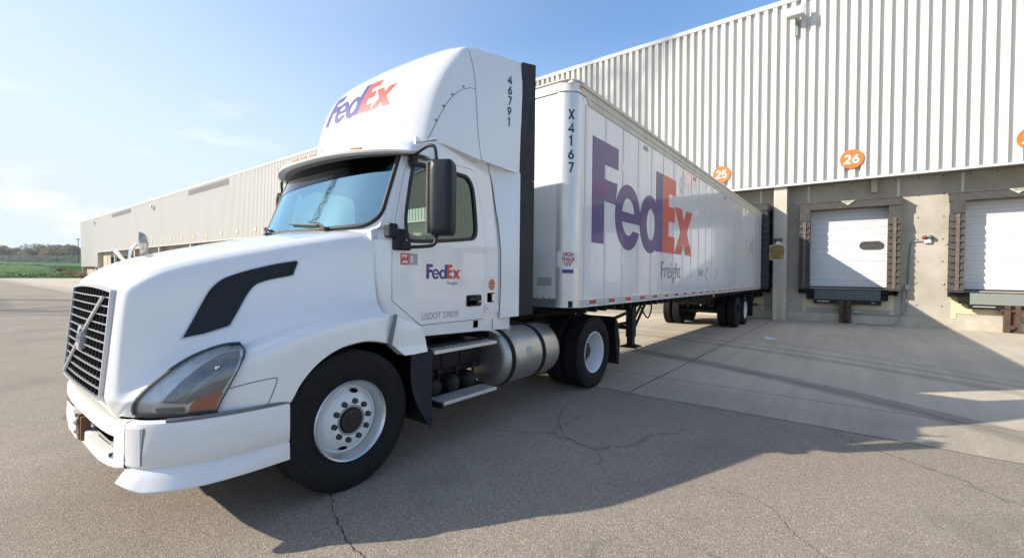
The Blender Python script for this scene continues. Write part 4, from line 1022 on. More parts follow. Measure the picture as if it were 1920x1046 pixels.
# ---- bonnet: control sections
HY = [-4.20, -4.19, -4.155, -4.06, -3.90, -3.60, -3.25, -2.92, -2.68]
hzc = [(-4.20, 1.555), (-4.19, 1.585), (-4.155, 1.622), (-4.06, 1.685), (-3.90, 1.745), (-3.60, 1.825), (-3.25, 1.912), (-2.92, 1.985), (-2.68, 2.025)]
hus = [(-4.20, .625), (-4.19, .655), (-4.155, .690), (-4.06, .725), (-3.90, .755), (-3.60, .815), (-3.25, .885), (-2.92, .95), (-2.68, .99)]
huf = [(-4.20, .635), (-4.19, .70), (-4.155, .78), (-4.06, .90), (-3.90, 1.01), (-3.60, 1.125), (-3.25, 1.175), (-2.92, 1.19), (-2.68, 1.175)]
hzf = [(-4.20, .74), (-4.19, .765), (-4.155, .815), (-4.06, .92), (-3.90, 1.04), (-3.60, 1.165), (-3.25, 1.275), (-2.92, 1.325), (-2.68, 1.325)]
def sect(y):
    zc, us, uf, zf = tab(y, hzc), tab(y, hus), tab(y, huf), tab(y, hzf); g = uf-us
    zm = lerp(.5, zc-.25, zf+.10)
    return [(0, zc), (us*.45, zc-.008), (us*.80, zc-.035), (us*.945, zc-.075), (us+.004, zc-.165), (us+.02+g*.04, zm), (us+.03+g*.18, zf+.085), (us+.03+g*.48, zf+.012), (uf-.028, zf-.03), (uf+.004, zf-.12), (uf+.010, .70)]
def nose(y, z): return -(.06*(1.5-z)/.65 if z > .86 else lerp(min(1, (.86-z)/.09), .059, .022))*min(1, max(0, (-3.7-y)/.45))
ARCH = [(-3.44, .72), (-3.422, .757), (-3.364, .874), (-3.243, 1.0), (-3.092, 1.081), (-2.93, 1.11), (-2.832, 1.108), (-2.729, 1.088), (-2.648, 1.06), (-2.537, .97), (-2.40, .80)]
ARC = crv(ARCH, 8)
def zlow(y): return .765 if y < -3.44 else max(.765, tab(y, ARC))
JR = 8
def hood_net():
    ys = crv([(y,) for y in HY], 1); rows = [sect(y) for y in HY]
    dense = [crv(r, JR) for r in rows]; K = 14
    yl = [q[0] for q in crv([(y,) for y in HY], K)]
    cols = [crv([(dense[i][j][0], dense[i][j][1]) for i in range(len(HY))], K) for j in range(len(dense[0]))]
    return yl, cols
HYL, HCOL = hood_net()
def hsec(y):
    """dense section at y: list of (u, z)"""
    if y <= HYL[0]: i, t = 0, 0.
    elif y >= HYL[-1]: i, t = len(HYL)-2, 1.
    else:
        i = max(k for k in range(len(HYL)-1) if HYL[k] <= y); t = (y-HYL[i])/(HYL[i+1]-HYL[i])
    return [(lerp(t, c[i][0], c[i+1][0]), lerp(t, c[i][1], c[i+1][1])) for c in HCOL]
def hU(y, z):
    s = hsec(y)[3*JR:]
    if z >= s[0][1]: return s[0][0]
    for (a, b_), (c, d) in zip(s, s[1:]):
        if d <= z <= b_: return lerp((b_-z)/max(b_-d, 1e-6), a, c)
    return s[-1][0]
def hp(y, z, t):
    e = .012; y = min(max(y, -4.199), -2.681)
    u = hU(y, z); du_y = (hU(min(y+e, -2.681), z)-hU(max(y-e, -4.199), z))/(2*e); du_z = (hU(y, z+e)-hU(y, z-e))/(2*e)
    n = Vector((1, -du_y, -du_z)).normalized()
    return (u+n.x*t, y+nose(y, z)+n.y*t, z+n.z*t)
b = B(); G = []
for k, y in enumerate(HYL):
    r = []
    for j in range(len(HCOL)):
        u, z = HCOL[j][k]; zl = zlow(y); 
        if z < zl: u = hU(y, zl) ; z = zl
        r.append((u, y+nose(y, z), z))
    G.append([(-u, a, z) for u, a, z in reversed(r[1:])]+r)
b.grid(G)
r0 = G[0]; n0 = len(r0); mid = n0//2            # front closing face
hood = b.build('hood', 'truck white', tk, smooth=35, merge=.0006)
b = B(); b.grid([[r0[mid-j], (0, r0[mid-j][1]-.003, r0[mid-j][2]), r0[mid+j]] for j in range(mid+1)]); b.build('nose_panel', 'bumper white', tk, smooth=20, merge=.0008)
# inward return along the arch and a dark liner
b = B(); ya = [y for y in HYL if y > -3.44]; ya = [-3.44+.02*i for i in range(39)]
b.grid([[(hU(y, zlow(y))+.002, y, zlow(y)-.001), (hU(y, zlow(y))-.012, y, zlow(y)-.010), (hU(y, zlow(y))-.10, y, zlow(y)-.012)] for y in ya]); b.mirror(); b.build('arch_lip', 'truck white', hood, smooth=40)
b = B()
G = [[(.55, -2.97+.60*cos(a), .52+.60*sin(a)), (1.10, -2.97+.60*cos(a), .52+.60*sin(a))] for a in [radians(-10+i*8) for i in range(26)]]
b.grid(G); b.add([(.55, -3.62, .25), (.55, -2.2, .25), (.55, -2.2, 1.3), (.55, -3.62, 1.3)], [(0, 1, 2, 3)]); b.mirror(); b.build('wheel_liner', 'dark cavity', tk)
# bonnet seams and the small access panel line
def ribbon(pts, fn, wd, t):
    P = crv(pts, 6); out = []
    for i, (a, c) in enumerate(P):
        q = Vector(P[min(i+1, len(P)-1)])-Vector(P[max(i-1, 0)]); q = Vector((-q.y, q.x)).normalized()*wd/2
        out.append([fn(a+q.x, c+q.y, t), fn(a-q.x, c-q.y, t)])
    return out
b = B(); b.grid(ribbon([(-3.766, .904), (-3.645, .928), (-3.528, .939), (-3.51, .927), (-3.529, .86), (-3.563, .775)], hp, .006, .0015)); b.build('panel_seam', 'grey trim', hood)
# side intake with its honeycomb
VO = crv([(-3.913, 1.207), (-3.869, 1.305), (-3.811, 1.438), (-3.773, 1.51), (-3.718, 1.568), (-3.646, 1.604), (-3.548, 1.639), (-3.393, 1.682), (-3.262, 1.708)], 3)+[(-3.254, 1.695)]+crv([(-3.287, 1.607), (-3.317, 1.597), (-3.433, 1.571), (-3.52, 1.537), (-3.573, 1.47), (-3.628, 1.367), (-3.683, 1.272)], 3)+[(-3.706, 1.262), (-3.813, 1.226)]
for sg in (1, -1):
    h2 = (lambda a, c, t: hp(a, c, t)) if sg > 0 else (lambda a, c, t: (lambda p: (-p[0], p[1], p[2]))(hp(a, c, t)))
    v = patch('side_intake', 'panel rubber', tk, [(VO, [inset(VO, .022)])], h2, -.01, .009, step=.05, smooth=60)
    patch('intake_rim', 'silver paint', v, [(inset(VO, -.009), [inset(VO, .001)])], h2, -.01, .005, step=.05, smooth=60)
    patch('intake_back', 'seal black', v, [(inset(VO, .02), [])], h2, -.012, .0005, step=.05, smooth=60)
    # diamond mesh: small pillowed cells inside the outline
    poly = inset(VO, .024)
    def inside(x, y, P):
        c = False; j = len(P)-1
        for i in range(len(P)):
            if (P[i][1] > y) != (P[j][1] > y) and x < (P[j][0]-P[i][0])*(y-P[i][1])/(P[j][1]-P[i][1])+P[i][0]: c = not c
            j = i
        return c
    b = B(); pz = 1.22; row = 0
    while pz < 1.71:
        py = -3.91+(row % 2)*.0095
        while py < -3.25:
            if inside(py, pz, poly):
                q = [h2(py+dx_, pz+dz_, .0018) for dx_, dz_ in ((.0075, 0), (0, .0048), (-.0075, 0), (0, -.0048))]
                b.add(q, [(0, 1, 2, 3)])
            py += .019
        pz += .0062; row += 1
    b.build('mesh_cells', 'panel rubber', v)
# ---- grille
gt = B()
def gp(a, z, t): return (a, -4.203-.055*(1.5-z)/.65-.012*(1-(a/.6)**2)-t, z)
def gw(z): return lerp((1.5-z)/.65, .572, .582)
def gtop(a): return 1.50+.022*(1-(a/.57)**2)
GO = [(a, gtop(a)) for a in [.572-i*.0572*2 for i in range(11)]]+[(-.582, .875), (-.56, .855), (.56, .855), (.582, .875)]
gr = patch('grille', 'dark cavity', tk, [(GO, [])], gp, -.03, .006, step=.1)
patch('grille_frame', 'silver paint', gr, [(inset(GO, -.006), [inset(GO, .010)])], gp, -.02, .022, step=.06, smooth=50)
b = B()
for k in range(1, 12):
    z0 = .855+k*.0545; b.grid([[gp(a, z0+dz, t) for dz, t in ((0, .006), (0, .018), (.006, .018), (.006, .006))] for a in [-gw(z0)+gw(z0)*2*i/12 for i in range(13)]])
b.build('grille_bars', 'silver paint', gr)
b = B()
for k in range(14):
    a = -.53+k*.0815; b.grid([[gp(a+d, z, t) for d, t in ((-.002, .006), (-.002, .013), (.002, .013), (.002, .006))] for z in (.86, 1.1, 1.3, min(1.5, gtop(a)-.006))])
b.build('grille_uprights', 'panel rubber', gr)
b = B(); P = [Vector(gp(lerp(t, -.50, .46), lerp(t, .885, 1.465), .027)) for t in [i/10 for i in range(11)]]
b.grid([[p+Vector((-.009, .006, .008)), p+Vector((-.008, -.006, .007)), p+Vector((.008, -.006, -.007)), p+Vector((.009, .006, -.008))] for p in P]); b.build('diagonal_bar', 'steel bright', gr, smooth=40)
bd = patch('badge', 'steel bright', gr, [(rrect(-.050, 1.093, .050, 1.254, .018), [])], gp, .0, .038, smooth=40)
patch('badge_plate', 'silver paint', bd, [(rrect(-.038, 1.106, .038, 1.241, .012), [])], gp, .036, .041)
ringo = ell(0, 1.172, .034, .034, 0, 350, 28); patch('emblem_ring', 'chrome', bd, [(ringo, [ell(0, 1.172, .022, .022, 0, 350, 28)]), ([(.020, 1.20), (.050, 1.228), (.034, 1.232), (.052, 1.232), (.052, 1.214), (.048, 1.222), (.028, 1.194)][:2]+[(.052, 1.214), (.052, 1.234), (.032, 1.234)], [])], gp, .040, .045)
letters('badge_lettering', 'navy ink', bd, shift(text2d('VOLVO', .019, .0006, 'CENTER'), 0, 1.165), gp, .0465)
# ---- headlights
HLo = crv([(-4.121, .786), (-4.112, .827), (-4.07, .911), (-3.987, 1.004), (-3.894, 1.076), (-3.80, 1.122), (-3.72, 1.146), (-3.665, 1.150)], 3)+crv([(-3.668, 1.118), (-3.715, 1.02), (-3.765, .90), (-3.815, .782)], 2)+[(-3.974, .782), (-4.048, .786)]
for sg in (1, -1):
    h2 = (lambda a, c, t: hp(a, c, t)) if sg > 0 else (lambda a, c, t: (lambda p: (-p[0], p[1], p[2]))(hp(a, c, t)))
    hl = patch('headlight', 'reflector', tk, [(HLo, [])], h2, -.02, .006, step=.03, smooth=70)
    patch('headlight_rim', 'grey headlamp base', hl, [(inset(HLo, -.003), [inset(HLo, .004)])], h2, -.02, .027, step=.04, smooth=60)
    D = [(-3.905, .80), (-3.895, .86), (-3.99, .935), (-3.905, 1.02), (-3.80, 1.085), (-3.695, 1.118), (-3.74, .99), (-3.80, .86)]
    D = crv([(-4.02, .858), (-3.975, .93), (-3.915, 1.0), (-3.84, 1.058), (-3.76, 1.10), (-3.69, 1.12)], 3)+[(-3.74, .99), (-3.792, .885), (-3.86, .885), (-3.925, .84), (-3.96, .845)]
    patch('dark_reflector', 'reflector dark', hl, [(D, [])], h2, .0, .013, step=.03, smooth=70)
    b = B()
    for k in range(40):      # fluting of the lamp bowl
        t = k/39; a0, z0 = lerp(t, -4.03, -3.80), lerp(t, .845, .845+.0); 
        p0 = (lerp(t, -4.035, -3.85), .850+.012*sin(t*3)); cc = crv([(-4.035, .845), (-3.985, .925), (-3.925, .995), (-3.85, 1.055), (-3.765, 1.10)], 6)
        f_ = t*(len(cc)-1.001); q = tuple(lerp(f_-int(f_), a, c) for a, c in zip(cc[int(f_)], cc[int(f_)+1])); e = (q[0]+.085, q[1]-.020)
        b.grid([[h2(q[0]+dx_, q[1]+dz_, .0155), h2(e[0]+dx_, e[1]+dz_, .0155)] for dx_, dz_ in ((0, 0), (.0, .0018))])
    b.build('lamp_flutes', 'reflector', hl)
    b = B(); o = Vector(h2(-3.80, 1.03, .012)); nr = (Vector(h2(-3.80, 1.03, .1))-o).normalized(); b.lathe([(.001, .012), (.012, .012), (.018, .004)], (0, 0, 0), 14, 'x')
    b.v = [tuple(o+Vector((0, v[1], v[2]))+nr*v[0]) for v in b.v]; b.build('bulb', 'chrome', hl, smooth=50)
    patch('turn_signal', 'amber lens', hl, [([(-3.932, .788), (-3.918, .832), (-3.893, .863), (-3.855, .884), (-3.782, .890), (-3.824, .790)], [])], h2, .0, .017, step=.03, smooth=60)
    patch('low_lamp', 'reflector dark', hl, [(rrect(-4.05, .795, -3.945, .825, .008), [])], h2, .0, .012, step=.03, smooth=60)
    patch('headlight_lens', 'lens glass', hl, [(inset(HLo, .002), [])], h2, .010, .023, step=.03, smooth=70, single=(sg, -.4, 0))
    patch('lamp_sill', 'grey headlamp base', hl, [([(-4.128, .768), (-4.118, .786), (-3.815, .782), (-3.81, .768)], [])], h2, -.02, .018, step=.04, smooth=50)
# ---- bumper: plan curve, lofted over height, split where the real one is split
PB = [(0, -4.250), (.30, -4.250), (.55, -4.246), (.74, -4.236), (.86, -4.208), (.96, -4.145), (1.05, -4.03), (1.11, -3.88), (1.15, -3.68), (1.165, -3.432)]
PBd = crv(PB, 8); NPB = len(PBd)
def bpl(s):
    i = min(int(s), NPB-2); t = s-i; return lerp(t, PBd[i][0], PBd[i+1][0]), lerp(t, PBd[i][1], PBd[i+1][1])
def bnor(s):
    a, c = Vector(bpl(max(s-.7, 0))), Vector(bpl(min(s+.7, NPB-1.001))); d = (c-a).normalized(); return Vector((d.y, -d.x)) if True else d
BPR = [(.765, -.045), (.755, -.006), (.738, .0), (.60, .004), (.515, .0), (.500, -.012), (.49, .0), (.44, .028), (.395, .052), (.385, .048), (.40, -.03)]
def bpt(s, z, o):
    p = bpl(s); n = -bnor(s) if bnor(s).y > 0 and s < 8 else bnor(s)
    n = Vector((abs(bnor(s).x), -abs(bnor(s).y)))
    lift = .0 if p[1] < -3.9 else 0
    return (p[0]+n.x*o, p[1]+n.y*o, z)
def bband(s0, s1, prof, o=0, n=40): return [[bpt(lerp(i/n, s0, s1), z, d+o) for z, d in prof] for i in range(n+1)]
CS = 31.5          # where the corner section starts along the curve
def prof_at(s):
    f = min(1, max(0, (s-CS+1.5)/1.5)) ; return [(z, d if z > .49 else d*lerp(f, .30, 1.)) for z, d in BPR]
def full(s0, s1, n, pr=None): return [[bpt(s, z, d) for z, d in (pr or prof_at(s))] for s in [lerp(i/n, s0, s1) for i in range(n+1)]]
bp = None
OS = 24.0
def zbot(s_): return .445 if s_ < 12 else lerp((s_-12)/(CS-12), .445, .500)
def cz(s_): return -.038*(1-min(1, s_/CS)**2)
def centre(s0, s1, n, rows): return [[bpt(s_, z(s_) if callable(z) else z+cz(s_), d) for z, d in rows] for s_ in [lerp(i/n, s0, s1) for i in range(n+1)]]
lowr = [(lambda s_: zbot(s_)+.010, .006), (zbot, -.002), (lambda s_: zbot(s_)+.004, -.05)]
b = B(); b.grid(centre(0, OS, 26, [(.768, -.05), (.760, -.008), (.742, .0), (.682, .002), (.677, -.045)]))
b.grid(centre(0, OS, 26, [(.575, -.06), (.582, -.010), (.574, .004)]+lowr))
b.grid(centre(OS, CS-.25, 16, [(.768, -.05), (.760, -.008), (.742, 0), (.682, .002), (.574, .004)]+lowr))
b.grid([[bpt(OS, z+cz(OS), .003), bpt(OS, z+cz(OS), -.05)] for z in (.682, .574)]); b.mirror()
bp = b.build('bumper', 'bumper white', tk, smooth=38, merge=.0008)
for sg in (1, -1):
    zl_ = lambda s, z: z if z > .5 else .5-(.5-z)*lerp(min(1, (s-CS)/9), .55, 1.)
    dl_ = lambda s, d: d if d <= .004 else d*lerp(min(1, max(0, (s-56)/15)), 1, .12)
    b = B(); b.grid([[bpt(s, zl_(s, z), dl_(s, d)) for z, d in BPR] for s in [lerp(i/40, CS, NPB-1.001) for i in range(41)]])
    b.grid([[bpt(CS, zl_(CS, z), d), bpt(CS, zl_(CS, z), -.06)] for z, d in BPR]); e = NPB-1.001
    b.grid([[bpt(e, z, dl_(e, d)), bpt(e, z, -.03)] for z, d in BPR])
    if sg < 0: b.v = [(-x, y, z) for x, y, z in b.v]
    cor = b.build('corner_section', 'bumper white', bp, smooth=38, merge=.0006)
    b = B(); b.grid([[bpt(s, z, o) for z, o in ((.735, .002), (.733, .0055), (.52, .0045), (.518, .002))] for s in [lerp(i/8, CS+.5, CS+6.9) for i in range(9)]])
    if sg < 0: b.v = [(-x, y, z) for x, y, z in b.v]
    b.build('fog_cover', 'bumper white', cor, smooth=38)
    b = B(); b.grid([[bpt(s+(z-.62)*6, z, .004) for z in (.735, .70, .64, .58, .52)] for s in (CS+7.2, CS+7.8)])
    if sg < 0: b.v = [(-x, y, z) for x, y, z in b.v]
    b.build('cover_gap', 'grey trim', cor)
    b = B().tube([bpt(s, .768, -.012) for s in [lerp(i/20, CS+14, NPB-1.001) for i in range(21)]], .012, 6)
    if sg < 0: b.v = [(-x, y, z) for x, y, z in b.v]
    b.build('rubber_strip', 'grey trim', bp, smooth=50)
b = B().box(-.85, .85, -4.17, -4.12, .50, .76); b.build('bumper_void', 'dark cavity', bp)
# number plate and tow fitting in the opening
np_ = B(); Q = [(-.56, -4.262, .640), (-.25, -4.266, .632), (-.16, -4.268, .45), (-.47, -4.264, .458)]; np_.add(Q+[(a, y+.006, z) for a, y, z in Q], [(0, 1, 2, 3), (7, 6, 5, 4), (0, 4, 5, 1), (1, 5, 6, 2), (2, 6, 7, 3), (3, 7, 4, 0)]); np_.build('number_plate', 'sticker white', bp)
b = B().box(-.06, -.035, -4.275, -4.22, .47, .645); b.box(.0, .02, -4.272, -4.22, .475, .635); b.build('tow_bracket', 'notice brown', bp, bevel=.004)
b = B().tube(crv([(-.12, -4.262, .60), (-.06, -4.285, .605), (-.05, -4.285, .58)], 4), .013); b.tube([(-.14, -4.27, .53), (-.08, -4.28, .52)], .014); b.build('tow_pin', 'steel bright', bp, smooth=40)
b = B(); b.grid([[bpt(s_, z+cz(s_), d) for z, d in ((.562, .0), (.562, .020), (.584, .020), (.588, -.03))] for s_ in [lerp(i/12, 5, 23) for i in range(13)]]); b.build('step_insert', 'bumper white', bp, smooth=30)
p_ = bpt(21.5, .61, -.03); B().cyl(p_, (p_[0], p_[1]-.03, p_[2]), .014, 10).build('bolt', 'steel bright', bp)

# ---- cab shell. Side skin leans in above the waist and rolls round to the screen pillar
def cU(y, z):
    u = 1.085 if z < 1.88 else 1.085-(z-1.88)*.095 if z < 2.72 else 1.005-(z-2.72)*.08
    if z < 1.35 : u -= (1.35-z)*.05
    d = tab(z, [(1.2, -2.54), (1.9, -2.52), (2.6, -2.34), (2.9, -2.26)])-y
    if d > 0: u -= min(.085, 6.5*d*d)
    if y > -1.4: u += .0
    return u
def cs(y, z, t): return (cU(y, z)+t, y, z)
def csm(y, z, t): return (-cU(y, z)-t, y, z)
DOOR = crv([(-2.552, 1.40), (-2.555, 1.65), (-2.548, 1.88), (-2.50, 2.10), (-2.425, 2.38), (-2.362, 2.58), (-2.335, 2.655), (-2.28, 2.69), (-2.15, 2.69), (-1.80, 2.69), (-1.56, 2.69), (-1.495, 2.66), (-1.44, 2.45), (-1.395, 2.15), (-1.39, 1.8), (-1.402, 1.17)], 3)+[(-2.24, 1.172)]
WIN = crv([(-2.405, 2.0), (-2.40, 2.12), (-2.355, 2.33), (-2.295, 2.555), (-2.25, 2.60), (-1.95, 2.605), (-1.66, 2.605), (-1.585, 2.585), (-1.53, 2.50), (-1.512, 2.30), (-1.514, 2.07), (-1.56, 1.995), (-1.66, 1.975), (-2.06, 1.93), (-2.34, 1.912), (-2.39, 1.93)], 3)
SHO = [(-2.70, 1.24), (-2.60, 1.24), (-2.25, 1.07), (-1.42, 1.045), (-.945, 1.025), (-.945, 1.155), (-1.135, 1.165), (-1.14, 1.63), (-1.17, 2.1), (-1.22, 2.6), (-1.27, 2.80), (-1.40, 2.86), (-1.9, 2.87), (-2.24, 2.80), (-2.38, 2.72), (-2.43, 2.60), (-2.50, 2.34), (-2.575, 2.12), (-2.635, 2.01), (-2.70, 1.975)]
for sg, fn in ((1, cs), (-1, csm)):
    sh = patch('cab_side', 'truck white', tk, [(SHO, [inset(DOOR, -.006)])], fn, -.05, 0, step=.08, smooth=40)
    dr = patch('door', 'truck white', tk, [(DOOR, [inset(WIN, -.004)])], fn, -.045, .003, step=.08, smooth=40)
    patch('window_seal', 'seal black', dr, [(inset(WIN, -.020), [inset(WIN, .012)])], fn, -.03, .009, step=.08, smooth=50)
    patch('door_window', 'window glass', dr, [(inset(WIN, .006), [])], fn, -.012, -.009, step=.08, smooth=60, single=(sg, 0, 0))
    patch('door_gap', 'dark cavity', sh, [(inset(DOOR, -.012), [inset(DOOR, .012)])], fn, -.06, -.02, step=.08)
    if sg > 0:
        HN = rrect(-1.665, 1.305, -1.445, 1.42, .022)
        h_ = patch('door_handle', 'black plastic', dr, [(HN, [rrect(-1.655, 1.318, -1.515, 1.408, .012)])], fn, 0, .010, smooth=40)
        patch('handle_recess', 'dark cavity', dr, [(rrect(-1.66, 1.31, -1.51, 1.412, .012), [])], fn, 0, .0045)
        patch('handle_grip', 'black plastic', dr, [(rrect(-1.64, 1.365, -1.525, 1.40, .012), [])], fn, .003, .022, smooth=40)
        B().cyl((1.085, -1.475, 1.352), (1.10, -1.475, 1.352), .009, 12).build('lock', 'steel bright', dr)
        H2 = rrect(-1.345, 1.335, -1.225, 1.435, .014); patch('latch_recess', 'dark cavity', sh, [(H2, [])], fn, 0, .004)
        patch('latch', 'steel bright', sh, [(rrect(-1.285, 1.345, -1.23, 1.425, .014), [])], fn, 0, .018, smooth=40)
        patch('side_plate', 'truck white', sh, [(rrect(-1.375, 1.225, -1.150, 1.312, .008), [])], fn, 0, .014, smooth=30)
        B().cyl((1.09, -1.352, 1.272), (1.104, -1.352, 1.272), .008, 10).build('plate_bolt', 'steel bright', sh)
        patch('round_sticker', 'sticker orange', sh, [(ell(-1.275, 1.52, .055, .062, 0, 350, 24), [])], fn, 0, .002)
        patch('sticker_mark', 'sticker red', sh, [(ell(-1.275, 1.53, .03, .012, 0, 350, 12), []), (rrect(-1.31, 1.49, -1.25, 1.505, .004), []), (rrect(-1.285, 1.545, -1.245, 1.56, .004), [])], fn, .002, .003)
        # lettering on the door
        pp, oo = mark(); k = .0923
        patch('word_mark_purple', 'purple ink', dr, smark(k, -2.188, 1.582, pp), fn, .003, .0048)
        patch('word_mark_orange', 'orange ink', dr, smark(k, -2.188, 1.582, oo), fn, .003, .0048)
        letters('division_name', 'grey ink', dr, shift(text2d('Freight', .048, 0), -1.93, 1.527), fn, .005)
        letters('registration_lettering', 'grey ink', dr, shift(text2d('USDOT 239039', .088, -.001, sx=.80), -2.235, 1.215), fn, .005)
        patch('red_sticker', 'sticker red', dr, [(rrect(-2.475, 1.70, -2.385, 1.80, .003), [])], fn, .003, .0045); patch('grey_sticker', 'sticker grey', dr, [(rrect(-2.383, 1.70, -2.29, 1.80, .003), [])], fn, .003, .0045)
        patch('sticker_figure', 'sticker white', dr, [([(-2.468, 1.708), (-2.43, 1.72), (-2.40, 1.712), (-2.405, 1.735), (-2.43, 1.74), (-2.445, 1.73)], []), ([(-2.46, 1.755), (-2.44, 1.775), (-2.42, 1.76), (-2.40, 1.785), (-2.43, 1.79), (-2.46, 1.785)], []), ([(-2.37, 1.715), (-2.36, 1.78), (-2.34, 1.78), (-2.35, 1.72)], [])], fn, .004, .0055)
        patch('sill_vent', 'dark cavity', sh, [(rrect(-1.545, 1.085, -1.475, 1.158, .003), [])], fn, 0, .003)
        b = B(); b.grid([[cs(-1.245+q, z, .003) for q in (-.004, .004)] for z in (1.04, 1.10, 1.16)]); b.build('sill_seam', 'dark cavity', sh)
        b = B(); b.grid(ribbon([(-1.40, 1.60), (-1.30, 1.597), (-1.15, 1.60)], fn, .004, .002)); b.build('seam', 'pale grey ink', sh)
# rear wall, roof, floor, firewall, cowl
b = B(); b.box(-1.04, 1.04, -1.19, -1.15, 1.05, 2.1); b.box(-1.0, 1.0, -1.19, -1.15, 2.45, 2.86); b.box(-1.0, -.45, -1.19, -1.15, 2.1, 2.45); b.box(.45, 1.0, -1.19, -1.15, 2.1, 2.45); b.build('rear_wall', 'interior grey', tk)
b = B(); b.box(-.96, .96, -2.22, -1.15, 2.76, 2.80); b.build('headliner', 'interior grey', tk)
b = B(); b.box(-1.03, 1.03, -2.6, -1.15, 1.08, 1.12); b.box(-1.0, 1.0, -2.66, -2.60, 1.1, 1.9); b.build('cab_floor', 'interior dark', tk)
E2 = None
def wsc(s, t):
    """windscreen surface, s -1..1 across, t 0..1 up"""
    hw = lerp(t, 1.01, .975); a = abs(s)
    return Vector((s*hw, lerp(t, -2.885, -2.60)+lerp(t, .245, .20)*a**2.4, 1.985+.69*t+.035*a*a*(1-t)))
def wn(s, t):
    e = .01; a = wsc(s+e, t)-wsc(s-e, t); c = wsc(s, t+e)-wsc(s, t-e); return a.cross(c).normalized()
def wf(s, t, o): return tuple(wsc(s, t)+wn(s, t)*o)
# outline in (s, t) with rounded lower corners
WS = [(-1, 1), (-1, .22)]+[(-1+.16*(1-cos(a)), .22-.22*sin(a)) for a in [radians(15*i) for i in range(1, 7)]]+[(.84-0, 0)]+[(1-.16*(1-cos(a)), .22-.22*sin(a)) for a in [radians(15*i) for i in range(5, -1, -1)]]+[(1, 1)]
ws = patch('windscreen', 'windscreen glass', tk, [(WS, [])], wf, -.003, .003, step=.08, smooth=60, single=(0, -1, .3))
SB = [(-.90, .985), (-.93, .86), (-.90, .74), (-.82, .665), (-.70, .645), (-.40, .655), (0, .675), (.4, .70), (.8, .735), (.985, .76), (.99, .985)]
patch('shade_band', 'tinted band glass', ws, [(crv(SB, 4), [])], wf, 0, .006, step=.08, smooth=60, single=(0, -1, .3))  # dark strip added over the glass in place of the visor's reflection
# rubber surround
W2 = []
for i in range(len(WS)):
    a, c = Vector(WS[i]), Vector(WS[(i+1) % len(WS)]); k = max(1, int((c-a).length/.06))
    if i == len(WS)-1: k = 24
    for j in range(k): W2.append(tuple(a.lerp(c, j/k)))
b = B().tube([wf(s, t, .004) for s, t in W2], .020, 8, closed=True); b.build('windscreen_seal', 'seal black', ws, smooth=60)
# screen pillars: from the seal back to the side skin
b = B(); G = []
for t in [-.02+1.02*i/16 for i in range(17)]:
    p = wsc(1, t); G.append([tuple(p+Vector((-.01, -.002, 0))), tuple(p+Vector((.012, .006, 0))), (lerp(.45, p.x+.016, cU(-2.58+.26*t, p.z)), p.y+.028, p.z), (cU(-2.545+.19*t, p.z)-.002, -2.575+.22*t, p.z), (cU(-2.545+.19*t, p.z)-.004, -2.545+.22*t, p.z)])
b.grid(G); b.mirror(); b.build('screen_pillar', 'truck white', tk, smooth=60)
# white corner between the rounded screen seal, the pillar and the cowl
CC = [(.84, 0)]+[(1-.16*(1-cos(a)), .22-.22*sin(a)) for a in [radians(15*i) for i in range(5, -1, -1)]]+[(1.02, .22), (1.015, .0), (.96, -.09), (.55, -.09), (.55, -.004)]
for sg in (1, -1): patch('cowl_corner', 'truck white', tk, [(CC, [])], (lambda a, c, t: wf(sg*a, c, t)), -.012, -.002, step=.06, smooth=60)
b = B(); G = []
for z in [1.24+.0415*i for i in range(17)]: G.append([(cU(-2.66, z)-.02, -2.72, z), (cU(-2.66, z)-.008, -2.675, z), (cU(-2.60, z), -2.64, z), (cU(-2.55, z)+.001, -2.56, z)])
b.grid(G); b.mirror(); b.build('cowl_side', 'truck white', tk, smooth=50)
# fixed rear part of the wing, with the rubber strip between it and the bonnet
RF = crv([(-2.69, 1.31), (-2.60, 1.288), (-2.55, 1.272), (-2.46, 1.235), (-2.36, 1.195), (-2.30, 1.15), (-2.255, 1.05), (-2.245, .95)], 4)+[(-2.40, .945), (-2.495, .948)]+crv([(-2.537, .985), (-2.60, 1.04), (-2.69, 1.075)], 3)
def rf(y, z, t): return (1.165-.02*max(0, z-1.15)/.15+.02*max(0, 1.02-z)/.08+t, y, z)
for sg in (1, -1):
    f2 = rf if sg > 0 else (lambda a, c, t: (-rf(a, c, t)[0], a, c))
    w2 = patch('rear_wing', 'truck white', tk, [(RF, [])], f2, -.10, 0, step=.06, smooth=40)
    b = B().tube([(sg*1.172, -2.585, 1.29), (sg*1.182, -2.60, 1.25), (sg*1.186, -2.628, 1.14), (sg*1.184, -2.645, 1.055)], .016, 8); b.build('wing_strip', 'grey trim', w2, smooth=50)
    b = B(); G = [[(sg*(1.185-.03*q), lerp(zt_, -2.43, -2.20)+.03*q*0-(.12*zt_*(1-zt_) if False else 0)-.09*sin(pi*min(1, zt_))*(1-q), lerp(zt_, .945, .27)) for q in (0, 1)] for zt_ in [i/10 for i in range(11)]]
    b.grid(G); b.grid([[(sg*1.155, y, z) for y, z in ((lerp(t, -2.43, -2.20)-.09*sin(pi*t)*0, lerp(t, .945, .27)), (-2.165, lerp(t, .95, .27)))] for t in [i/10 for i in range(11)]])
    b.add([(sg*1.155, -2.165, .95), (sg*.72, -2.165, .95), (sg*.72, -2.165, .27), (sg*1.155, -2.165, .27)], [(0, 1, 2, 3)]); b.build('splash_guard', 'panel rubber', w2, smooth=40)
